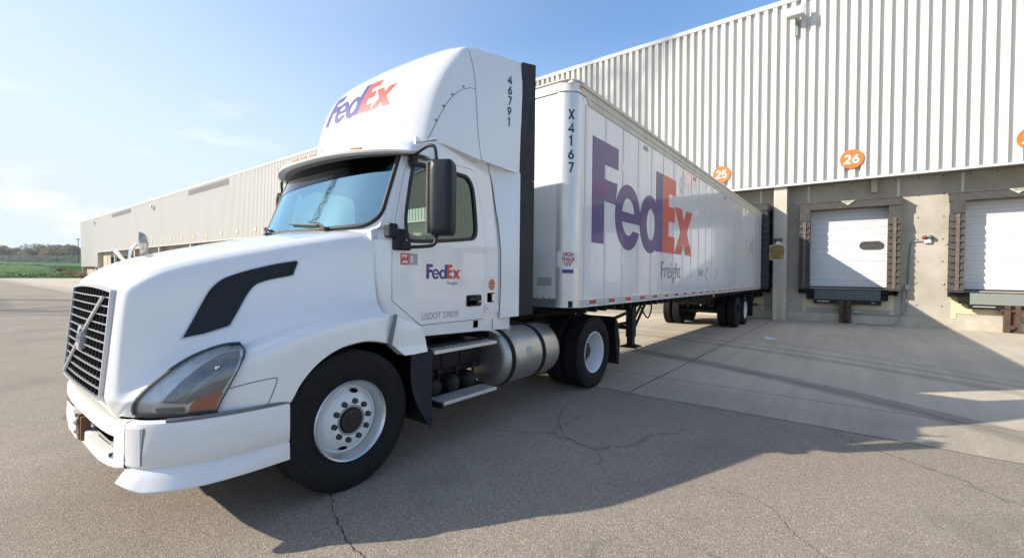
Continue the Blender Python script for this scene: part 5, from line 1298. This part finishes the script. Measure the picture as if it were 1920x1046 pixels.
# ---- interior
b = B(); G = [[(s*.98, wsc(s, 0).y+.06+.45*t, 1.955+.03*sin(pi*t)) for t in (0, .3, .6, 1)] for s in [-1+.1*i for i in range(21)]]; b.grid(G); b.box(-.95, .95, -2.32, -2.25, 1.5, 1.96); b.build('dashboard', 'interior dark', tk, smooth=50)
b = B(); b.tube([(.45+.215*cos(a), -2.16+.09*sin(a)*.9, 2.06+.20*sin(a)*.85) for a in [2*pi*i/28 for i in range(28)]], .016, 8, closed=True); b.tube([(.45, -2.18, 2.05), (.45, -2.35, 1.9)], .03); b.tube([(.26, -2.16, 2.06), (.64, -2.16, 2.06)], .012); b.build('steering_wheel', 'interior grey', tk, smooth=50)
for u in (.52, -.55):
    b = B().box(u-.25, u+.25, -1.85, -1.38, 1.45, 1.60); b.box(u-.24, u+.24, -1.42, -1.28, 1.58, 2.18); b.box(u-.14, u+.14, -1.40, -1.30, 2.20, 2.42); b.box(u-.2, u+.2, -1.8, -1.4, 1.12, 1.45); b.build('seat', 'interior dark', tk, bevel=.04)
b = B(); b.grid([[(u, -2.58+.24*abs(u)**2.4, 2.62), (u, -2.50+.24*abs(u)**2.4, 2.50), (u, -2.47+.24*abs(u)**2.4, 2.46), (u, -2.30, 2.60), (u, -2.2, 2.80)] for u in [-.95+.095*i for i in range(21)]]); b.build('overhead_console', 'interior grey', tk, smooth=40)
# ---- outside sun visor with its marker lamps
def ve(s): a = abs(s); return Vector((s*1.135, -2.765+.345*a**2.6, 2.668-.006*a**3))
b = B(); G = []
for i in range(61):
    s = sin(pi*(i/60-.5)); e = ve(s); a = abs(s); bk = -2.30+.10*a*a
    k_ = max(.02, 1-a**14)**.5
    G.append([(e.x*.985, lerp(.5, e.y, bk)+.12, e.z), (e.x*.995, e.y+.10, e.z-.012*k_), tuple(e+Vector((0, .006, -.006*k_))), tuple(e+Vector((0, -.004, .010*k_))), (e.x*.998, e.y+.035, e.z+.052*k_), (e.x*.99, lerp(.40, e.y, bk), e.z+.125*k_), (e.x*.965, lerp(.75, e.y, bk), e.z+.19*k_), (e.x*.92, bk+.08, e.z+.22*k_)])
b.grid(G); e = G[0]; 
for g in (G[0], G[-1]): b.add(g, [tuple(range(8))])
vz = b.build('sun_visor', 'truck white', tk, smooth=45)
b = B(); b.grid([[ (g[0][0]*.97, g[0][1]+.1, g[0][2]-.006), (g[1][0]*.985, g[1][1]-.03, g[1][2]-.006)] for g in G[1:-1]]); b.build('visor_underside', 'grey trim', vz, smooth=40)
for s in (-.62, -.14, 0, .14, .62):
    e = ve(s); p0 = Vector(e)+Vector((0, .012, .028)); q = (ve(s+.05)-ve(s-.05)).normalized()
    b = B(); d = Vector((0, .62, .78)).normalized()
    b.box(-.055, .055, -.004, .010, -.009, .009); n_ = q.cross(d).normalized(); b.v = [tuple(p0+q*v[0]+d*v[2]+n_*(-v[1])*(-1 if n_.y < 0 else 1)) for v in b.v]; b.build('marker_light', 'amber', vz, bevel=.004)
b = B(); b.tube(crv([(1.05, -2.30, 2.775), (1.12, -2.27, 2.78), (1.22, -2.20, 2.80)], 4), .013); b.box(1.06, 1.08, -2.32, -2.27, 2.72, 2.82); b.build('air_horn_stub', 'steel bright', vz, smooth=40)
# ---- roof fairing: plan outlines stacked in height
LEV = [ # z, front centre y, corner u, corner y, side u at the corner's back, rear u, rear y
 (2.78, -2.27, .89, -2.14, 1.00, 1.158, -.90), (2.90, -2.27, .895, -2.14, 1.005, 1.160, -.90), (3.15, -2.23, .90, -2.10, 1.015, 1.166, -.90), (3.40, -2.15, .905, -2.03, 1.025, 1.172, -.90),
 (3.60, -2.05, .91, -1.935, 1.03, 1.18, -.90), (3.775, -1.92, .91, -1.81, 1.025, 1.185, -.90), (3.915, -1.75, .895, -1.65, 1.0, 1.175, -.90), (4.0, -1.57, .84, -1.47, .95, 1.13, -.90), (4.055, -1.35, .70, -1.26, .80, 1.0, -.90), (4.08, -1.15, .45, -1.08, .55, .6, -.90), (4.085, -.95, .2, -.93, .2, .2, -.90)]
NT = []
for z, yf, uc, yc, us, ur, yr in LEV:
    dy = yc-yf
    NT.append([(0, yf, z), (uc*.5, yf+dy*.18, z), (uc*.84, yf+dy*.52, z), (uc*.985, yc-.005, z), (us*.975, yc+.09 if z < 3.9 else yc+.05, z), (us+.01, yc+.24 if z < 3.9 else lerp(.3, yc, yr), z), (lerp(.45, us, ur), lerp(.50, yc, yr), z+.004), (lerp(.78, us, ur)+.0, lerp(.80, yc, yr), z), (ur, yr, z)])
# lower edge follows the cab roof, dropping to the rear
for j, zz in ((6, 2.80), (7, 2.765), (8, 2.745)): NT[0][j] = (NT[0][j][0], NT[0][j][1], zz)
for j, zz in ((0, 2.84), (1, 2.84), (2, 2.83), (3, 2.82), (4, 2.84), (5, 2.855)): NT[0][j] = (NT[0][j][0], NT[0][j][1], zz)
FG = net(NT, 8, 8)
b = B(); b.grid(FG)
b.grid([[FG[0][j], (FG[0][j][0]*.95, FG[0][j][1]+.02, FG[0][j][2]-.02), (FG[0][j][0]*.80, FG[0][j][1]+.10, FG[0][j][2]-.01)] for j in range(len(FG[0]))])
b.mirror()
# the shell is open behind its crest: cut it there, the side panels carry on to the flaps
bm = bmesh.new(); vv = [bm.verts.new(p) for p in b.v]
for f in b.f:
    try: bm.faces.new([vv[i] for i in f])
    except ValueError: pass
def seam_y(z): return tab(z, [(2.80, -1.455), (3.0, -1.50), (3.3, -1.535), (3.6, -1.56), (4.1, -1.585)])
bmesh.ops.bisect_plane(bm, geom=bm.verts[:]+bm.edges[:]+bm.faces[:], plane_co=(0, -1.46, 2.80), plane_no=(0, 1, .10), clear_outer=True, dist=1e-5)
bm.verts.index_update(); b = B(); b.add([tuple(v.co) for v in bm.verts], [tuple(v.index for v in f.verts) for f in bm.faces]); bm.free()
fr = b.build('roof_fairing', 'truck white', tk, smooth=50, merge=.0005)
def frf(i, j, t):
    """point on the fairing; i level 0..n, j along plan (negative j = far side)"""
    s = 1 if j >= 0 else -1; j = abs(j); n1, n2 = len(FG)-1, len(FG[0])-1
    i = min(max(i, 0), n1-1e-4); j = min(j, n2-1e-4); a, c = int(i), int(j); x, y = i-a, j-c
    P = lambda p, q: Vector(FG[p][q])
    o = (P(a, c)*(1-x)+P(a+1, c)*x)*(1-y)+(P(a, c+1)*(1-x)+P(a+1, c+1)*x)*y
    n = (P(a+1, c)-P(a, c)).cross(P(a, c+1)-P(a, c)).normalized()
    if n.x < 0 and c > 20: n = -n
    if c <= 20 and n.y > 0: n = -n
    o = o+n*t; return (o.x*s, o.y, o.z)
def find_i(z, j):
    for i in range(len(FG)-1):
        if FG[i][j][2] <= z <= FG[i+1][j][2]: return i+(z-FG[i][j][2])/(FG[i+1][j][2]-FG[i][j][2]+1e-9)
    return 0
# the front face as (u, z) coordinates
def ff2(u, z, t):
    s = 1 if u >= 0 else -1; a = abs(u)
    i = find_i(z, 0); k = min(int(i), len(FG)-2); f = i-k
    row = [Vector(FG[k][j]).lerp(Vector(FG[k+1][j]), f) for j in range(34)]
    for j in range(33):
        if row[j].x <= a <= row[j+1].x+1e-9:
            w_ = (a-row[j].x)/max(row[j+1].x-row[j].x, 1e-6); p = frf(i, j+w_, t); return (p[0]*s, p[1], p[2])
    p = frf(i, 32, t); return (p[0]*s, p[1], p[2])
pp, oo = mark(); k = .268
fl = lambda a, c, t: ff2(a, 3.02+(c), t)
K2 = .257
patch('word_mark_purple', 'purple ink', fr, smark(K2, -.69, .25, pp), fl, .001, .003, step=.05, smooth=60)
patch('word_mark_orange', 'orange ink', fr, smark(K2, -.69, .25, oo), fl, .001, .003, step=.05, smooth=60)
letters('division_name', 'pale grey ink', fr, shift(text2d('Freight', .125, 0), .10, .12), fl, .003, step=.04)
b = B()
for u, z in ((-.70, 2.98), (-.62, 2.985), (.42, 3.0), (.56, 3.005)):
    p, q = ff2(u, z, 0), ff2(u, z, .008); b.cyl(p, q, .008, 8)
b.build('fairing_bolts', 'grey trim', fr)
# side seams of the fairing
def fs(y, z, t):
    """side of the fairing at (y, z)"""
    i = 0.
    lo, hi = 32, len(FG[0])-1
    i = find_i(z, 48)
    k = min(int(i), len(FG)-2); f = i-k; row = [Vector(FG[k][j]).lerp(Vector(FG[k+1][j]), f) for j in range(len(FG[0]))]
    for j in range(20, hi):
        if row[j].y <= y <= row[j+1].y: return frf(i, j+(y-row[j].y)/max(row[j+1].y-row[j].y, 1e-6), t)
    return frf(i, hi, t)
for sg in (1, -1):
    b = B(); G = []
    for i in range(13):
        t = i/12; r = []
        for z in (2.0, 0, .1, .25, .4, .55, .7, .82, .90, .95, .98, 1.0, 1.0):
            if z == 2.0: zz = lerp(t, 2.80, 2.745)-.0; y = lerp(t, -1.46, -.90); p = fs(max(y, -1.45), zz+.03, 0); r.append((sg*(p[0]-.05), y, zz)); continue
            zt = lerp(t, 3.915, 3.975)+.010*sin(pi*t); zz = lerp(z, lerp(t, 2.80, 2.745), zt); y = lerp(t, -1.46-.10*(zz-2.8), -.90)
            p = fs(max(y, -1.60), min(zz, lerp(min(1, t*4), 3.93, 3.60))+.03*(1-z), 0); k_ = min(1, max(0, (zz-3.60)/(zt-3.60))); ut = lerp(t, 1.00, 1.160)
            r.append((sg*(lerp(k_**2.4*min(1, t*4), p[0], ut)-(.03 if len(r) == 12 else 0)), y, zz))
        G.append(r)
    b.grid(G); b.build('fairing_side_panel', 'truck white', fr, smooth=50)
b = B(); b.grid(ribbon([(-1.575, 3.90), (-1.56, 3.6), (-1.535, 3.3), (-1.50, 3.0), (-1.455, 2.80)], fs, .006, .002)); b.grid(ribbon([(-2.08, 2.87), (-1.98, 3.10), (-1.86, 3.30), (-1.74, 3.42), (-1.62, 3.48), (-1.545, 3.49)], fs, .006, .002)); b.build('fairing_seam', 'grey trim', fr)
b = B()
for y, z in ((-2.01, 3.07), (-1.93, 3.22), (-1.83, 3.36), (-1.70, 3.47)): b.cyl(fs(y, z, 0), fs(y, z, .008), .010, 8)
b.build('seam_bolts', 'grey trim', fr)

for k, ch in enumerate('46791'): letters('fleet_number', 'navy ink', fr, shift(strokes(ch, .092, .016, sx=.95), -1.085, 3.685-k*.113), fs, .004)
# lower side extender and the rubber flaps
SE = [(-1.16, 1.16), (-.90, 1.168), (-.90, 2.752), (-1.245, 2.80), (-1.215, 2.6), (-1.185, 2.33), (-1.16, 2.1), (-1.148, 1.63)]
def se(y, z, t): return (lerp(min(1, max(0, (y+1.22)/.32)), cU(-1.3, z), 1.165)+t, y, z)
def tk_flap(sg, y0, y1, z0, z1, u0, u1, ub=None, zb=None):
    ub = ub or u0; zb = zb or z0
    b = B(); b.add([(sg*(ub-.012), y0, z0), (sg*ub, y0, z0), (sg*u1, y1, zb), (sg*(u1-.012), y1, zb), (sg*(u0-.012), y0, z1[0]), (sg*u0, y0, z1[0]), (sg*u1, y1, z1[1]), (sg*(u1-.012), y1, z1[1])], [(3, 2, 1, 0), (4, 5, 6, 7), (0, 1, 5, 4), (1, 2, 6, 5), (2, 3, 7, 6), (3, 0, 4, 7)]); return b
for sg in (1, -1):
    f2 = se if sg > 0 else (lambda a, c, t: (-se(a, c, t)[0], a, c))
    ex = patch('side_extender', 'truck white', tk, [(SE, [])], f2, -.035, .002, step=.08, smooth=40)
    b = B(); b.grid(ribbon([(-1.162, 1.16), (-1.152, 1.63), (-1.165, 2.1), (-1.192, 2.33), (-1.214, 2.58), (-1.232, 2.70)], f2, .009, .0045)); b.build('extender_gap', 'dark cavity', ex)
    tk_flap(sg, -.90, -.655, 1.175, (2.735, 2.70), 1.168, 1.188).build('rubber_flap', 'panel rubber', ex, bevel=.003)
    tk_flap(sg, -.905, -.655, 2.738, (3.98, 4.035), 1.178, 1.190, 1.162, 2.704).build('rubber_flap', 'panel rubber', fr, bevel=.003)

# ---- mirrors
def mirror_set(sg):
    X = lambda p: (sg*p[0], p[1], p[2])
    r = B(); a0 = Vector((1.30, -2.335, 0)); a1 = Vector((1.478, -2.238, 0)); d = (a1-a0).normalized(); nb_ = Vector((d.y, -d.x, 0))   # towards the front
    # shell: convex front, lofted rounded rectangle
    Z0, Z1 = 1.945, 2.575; W = (a1-a0).length
    def sh(w_, z, dep): p = a0+d*(w_*W)+nb_*dep; return (sg*p.x, p.y, z)
    G = []
    for sc_, dep in ((1, -.065), (1, .02), (.965, .050), (.88, .066), (.5, .075), (0, .076)):
        ring = rrect(.5-.5*sc_, .5-.5*(1-(1-sc_)*.38), .5+.5*sc_, .5+.5*(1-(1-sc_)*.38), max(.02, .16*sc_)*.9, 5) if sc_ > .05 else [(.5, .5)]*24
        ring = (ring+ring[-1:]*24)[:24]
        rr_ = []
        for w_, t in ring: rr_.append(sh(w_, lerp(t, Z0, Z1), dep))
        G.append(rr_+rr_[:1])
    r.grid(G); m_ = r.build('mirror', 'mirror black', tk, smooth=50, merge=.0004)
    q = B(); q.add([sh(.05, Z0+.03, -.055), sh(.95, Z0+.03, -.055), sh(.95, Z1-.03, -.055), sh(.05, Z1-.03, -.055)], [(0, 1, 2, 3)]); q.build('mirror_glass', 'chrome', m_)
    b = B(); p0 = a0+Vector((-.012, .0, 0)); lx = p0.x+.010
    b.tube([X(p) for p in crv([(1.07, -2.345, 2.655), (1.12, -2.345, 2.66), (1.22, -2.345, 2.69), (1.29, -2.345, 2.70), (1.335, -2.33, 2.68), (1.345, -2.32, 2.60), (1.345, -2.31, 2.56)], 5)], .0155, 8)
    b.tube([X(p) for p in crv([(1.345, -2.31, 1.96), (1.345, -2.315, 1.90), (1.32, -2.33, 1.865), (1.24, -2.36, 1.855), (1.14, -2.42, 1.85), (1.10, -2.47, 1.85)], 5)], .0155, 8)
    b.build('mirror_arm', 'black plastic', m_, smooth=50)
    b = B().tube([X((lx, -2.360, 2.555)), X((lx, -2.360, 1.965))], .020, 8); b.build('edge_strip', 'rubber grey', m_, smooth=50)
    b = B(); b.add([X(p) for p in ((1.06, -2.39, 2.60), (1.06, -2.26, 2.66), (1.09, -2.30, 2.68), (1.09, -2.39, 2.63), (1.10, -2.36, 2.56), (1.07, -2.36, 2.52))], [(0, 1, 2, 3), (0, 3, 4, 5)]); b.box(*sorted((sg*1.045, sg*1.10)), -2.37, -2.30, 2.56, 2.66); b.build('upper_bracket', 'mirror black', m_, bevel=.01)
    b = B(); b.box(*sorted((sg*1.075, sg*1.125)), -2.555, -2.44, 1.82, 2.0); b.box(*sorted((sg*1.07, sg*1.14)), -2.50, -2.40, 1.82, 1.90); b.build('lower_bracket', 'mirror black', m_, bevel=.014)
    b = B(); b.box(*sorted((sg*1.07, sg*1.15)), -2.635, -2.545, 1.915, 2.035); b.build('turn_repeater', 'mirror black', m_, bevel=.016)
for sg in (1, -1): mirror_set(sg)
# bonnet mirror on the far wing
hm = B(); c = Vector((-1.02, -3.72, 1.87)); ax = Vector((.28, .96, .05)).normalized(); t1 = ax.cross(Vector((0, 0, 1))).normalized(); t2 = t1.cross(ax)
prf = [(.0, -.05), (.05, -.045), (.085, -.03), (.105, 0), (.108, .012), (.100, .014), (0, .012)]
G = [[tuple(c+ax*(-o)+(t1*cos(a)+t2*sin(a))*r_) for a in [2*pi*i/28 for i in range(29)]] for r_, o in prf]; hm.grid(G)
h_ = hm.build('bonnet_mirror', 'tank metal', tk, smooth=50)
b = B()
for dx_, dy_ in ((0, .06), (.05, -.05), (-.05, .0)): b.tube(crv([(-1.0+dx_, -3.74+dy_, 1.15), (-1.02+dx_*.5, -3.76+dy_*.7, 1.5), (-1.05, -3.80, 1.76), tuple(c-ax*.03)], 4), .011)
b.tube([(-.93, -3.93, 1.80), (-.95, -3.85, 1.70), (-1.02, -3.80, 1.5)], .02); b.build('mirror_stalk', 'chrome', h_, smooth=50)
# ---- wipers
for s0, s1, sg in ((.62, .02, 1), (-.30, -.92, 1)):
    piv = wsc(s0, 0)+Vector((0, -.07, -.015)); t_ = wsc(lerp(.5, s0, s1), .10)+wn(lerp(.5, s0, s1), .1)*.035
    b = B(); b.tube([tuple(piv), tuple(piv.lerp(t_, .35)+Vector((0, -.02, .03))), tuple(t_)], [.015, .010, .006], 6); b.cyl(piv+Vector((0, 0, -.03)), piv+Vector((0, 0, .02)), .025, 10)
    wp = b.build('wiper', 'black plastic', tk, smooth=40)
    b = B(); b.tube([tuple(wsc(lerp(k, s0-.17 if s0 > 0 else s0-.1, s1-.02), .045+.06*k)+wn(s0, .05)*.022) for k in (0, .25, .5, .75, 1)], .009, 6); b.build('wiper_blade', 'seal black', wp)
# ---- wheels, chassis, steps, tanks
for sg in (1, -1):
    wheel(tk, sg*1.02, -2.955, .519, 'steer', sg, 'rubber', 'wheel white', .285, 'front_wheel')
    wheel(tk, sg*1.02, 1.01, .515, 'dual_out', sg, 'rubber', 'wheel white', .27, 'drive_wheel'); wheel(tk, sg*.69, 1.01, .515, 'dual_in', sg, 'rubber', 'wheel white', .27, 'drive_wheel')
    b = B(); b.add([(sg*.62, 1.60, 1.0), (sg*1.2, 1.60, .98), (sg*1.2, 1.76, .58), (sg*1.2, 1.72, .24), (sg*.62, 1.72, .24), (sg*.62, 1.76, .58)], [(0, 1, 2, 5), (5, 2, 3, 4)]); b.add([(sg*1.2, 1.44, .93), (sg*1.2, 1.56, 1.0), (sg*.62, 1.56, 1.0), (sg*.62, 1.44, .93), (sg*1.2, 1.66, .92), (sg*1.2, 1.76, .58), (sg*1.2, 1.72, .24), (sg*1.2, 1.66, .24), (sg*1.2, 1.58, .7)], [(0, 1, 2, 3), (1, 4, 5, 6, 7, 8)]); b.build('mud_flap', 'rubber', tk)
b = B()
for u in (-.43, .43): b.box(u-.04, u+.04, -4.1, 1.9, .72, .98)
b.box(-.43, .43, -4.1, -4.0, .7, 1.0); b.box(-.43, .43, 1.82, 1.9, .74, .96); b.build('frame_rails', 'chassis black', tk)
b = B().cyl((-.95, 1.01, .515), (.95, 1.01, .515), .09, 16); b.lathe([(0, -.2), (.16, -.16), (.21, 0), (.16, .16), (0, .2)], (0, 1.01, .515), 20, 'y'); b.build('drive_axle', 'chassis black', tk, smooth=40)
b = B().box(-.95, .95, -3.05, -2.89, .42, .52); b.build('front_axle', 'chassis black', tk)
b = B().box(-.40, .40, -3.95, -2.55, .62, 1.42); b.box(-.45, .45, -4.05, -3.97, .75, 1.35); b.box(-.3, .3, -2.6, -1.4, .6, 1.0); b.build('engine', 'chassis black', tk, bevel=.04)
b = B().box(-.86, .86, -4.14, -3.55, .42, .74); b.build('sun_block_box', 'chassis black', tk)  # unseen box added to stop sunlight passing beneath the bumper
b = B(); b.cyl((0, .92, 1.06), (0, .92, 1.14), .42, 28); b.box(-.45, .45, .5, 1.35, .98, 1.07); b.box(-.40, -.1, 1.25, 1.75, .98, 1.04); b.box(.1, .40, 1.25, 1.75, .98, 1.04); b.build('fifth_wheel', 'chassis black', tk, bevel=.01)
b = B().box(-.9, .9, -1.1, .15, .93, .99); b.box(-.62, .62, -1.0, -.2, .98, 1.02); b.box(-.44, .44, -1.12, -1.0, .6, 1.3); b.build('deck_plate', 'chassis black', tk)
b = B()
for k in range(4): b.tube(crv([(-.3+k*.16, -1.12, 1.55-.05*k), (-.32+k*.15, -.9, 1.15), (-.25+k*.12, -.5, 1.12), (-.3+k*.12, -.2, 1.4), (-.25+k*.14, -.02, 1.6)], 6), .014, 6)
b.build('air_hoses', 'black plastic', tk, smooth=50)
for sg in (1, -1):
    prof = [(0, -.55), (.22, -.55), (.29, -.535), (.318, -.50), (.322, -.45), (.322, .45), (.318, .50), (.29, .535), (.22, .55), (0, .55)]
    ft = B().lathe(prof, (sg*.865, -.55, .69), 48, 'y').build('fuel_tank', 'tank metal', tk, smooth=40)
    b = B()
    for y in (-1.0, -.42+.02): b.lathe([(.324, -.03), (.331, -.03), (.331, .03), (.324, .03)], (sg*.865, y, .69), 48, 'y')
    b.build('tank_strap', 'rubber', ft, smooth=40)
    b = B().cyl((sg*.93, -.82, .99), (sg*.95, -.82, 1.05), .045, 16); b.build('filler_cap', 'steel bright', ft)
    if sg > 0: patch('tank_label', 'sticker grey', ft, [(rrect(-.05+0, -.045, .05, .045, .004), [])], lambda a, c, t: (.865+(.3225+t)*cos(.22+c/.32), -.70+a, .69+(.3225+t)*sin(.22+c/.32)), 0, .002, step=.03)
    # steps with perforated treads
    for y0, y1, z, u0, u1, th in ((-2.14, -1.26, .930, .99, 1.15, .028), (-2.02, -1.26, .445, .93, 1.155, .028)):
        st_ = B().box(*sorted((sg*u0, sg*u1)), y0, y1, z-.012, z); st_.box(*sorted((sg*(u1-.012), sg*(u1+.004))), y0, y1, z-th, z+.004); st_ = st_.build('step', 'aluminium', tk, bevel=.003)
        b = B(); n1 = int((y1-y0)/.028); rows_ = int((u1-u0)/.045)
        for i in range(n1):
            for j in range(rows_):
                y = y0+.02+i*.028+(j % 2)*.014; u = u0+.018+j*.045
                if y < y1-.02: b.box(*sorted((sg*u, sg*(u+.022))), y, y+.013, z, z+.009)
        b.build('tread_studs', 'steel bright', st_, kind='stuff')
        b = B(); n1 = int((y1-y0)/.056)
        for i in range(n1):
            for j in range(rows_): y = y0+.034+i*.056; u = u0+.026+j*.045; b.box(*sorted((sg*u, sg*(u+.014))), y, y+.018, z+.0, z+.0012)
        b.build('tread_holes', 'dark cavity', st_, kind='stuff')
        B().box(*sorted((sg*(u0), sg*(u1-.015))), y0-.005, y0+.012, z-.06, z-.012).build('step_bracket', 'chassis black', st_)
    b = B().box(*sorted((sg*.50, sg*.80)), -2.12, -1.12, .60, .92); b.box(*sorted((sg*.5, sg*.9)), -2.14, -1.15, .40, .435); b.box(*sorted((sg*.80, sg*.815)), -2.12, -1.12, .645, .655)
    for y in (-1.95, -1.72, -1.45): b.box(*sorted((sg*.80, sg*.812)), y-.01, y+.01, .62, .90)
    b.build('battery_box', 'chassis black', tk, bevel=.008)
    for i, y in enumerate((-1.93, -1.68, -1.43)):
        at = B().lathe([(0, .02), (.03, .018), (.06, .008), (.083, -.02), (.09, -.05), (.09, -.45)], (sg*.96, y, .53), 24, 'x', sg).build('air_tank', 'chassis black', tk, smooth=50)
        b = B(); b.cyl((sg*.88, y+.1, .54), (sg*.88, y+.1, .70), .012, 8); b.box(*sorted((sg*.86, sg*.90)), y+.07, y+.13, .64, .68); b.build('drain_fitting', 'chassis black', at)

SPLIT.update({k: v for k, v in [(x, x) for x in ('wheel_liner', 'arch_lip', 'screen_pillar', 'cowl_side', 'wall_joint', 'bracket', 'dock_bumper', 'conduit', 'junction_box', 'bracket_clip', 'guard_stripe', 'end_wall', 'corner_post', 'side_wall', 'patch_disc', 'vent_disc', 'tank_strap', 'louvre_slat', 'nut_cap', 'hand_hole', 'sill_corner', 'tow_bracket', 'slider_frame', 'trim', 'keeper_plate', 'landing_gear', 'brace', 'mirror_stalk', 'lower_bracket', 'mirror_arm', 'tie_hole')]+[('nut_caps', 'nut_cap'), ('fairing_bolts', 'bolt'), ('seam_bolts', 'bolt')]})
split_all()
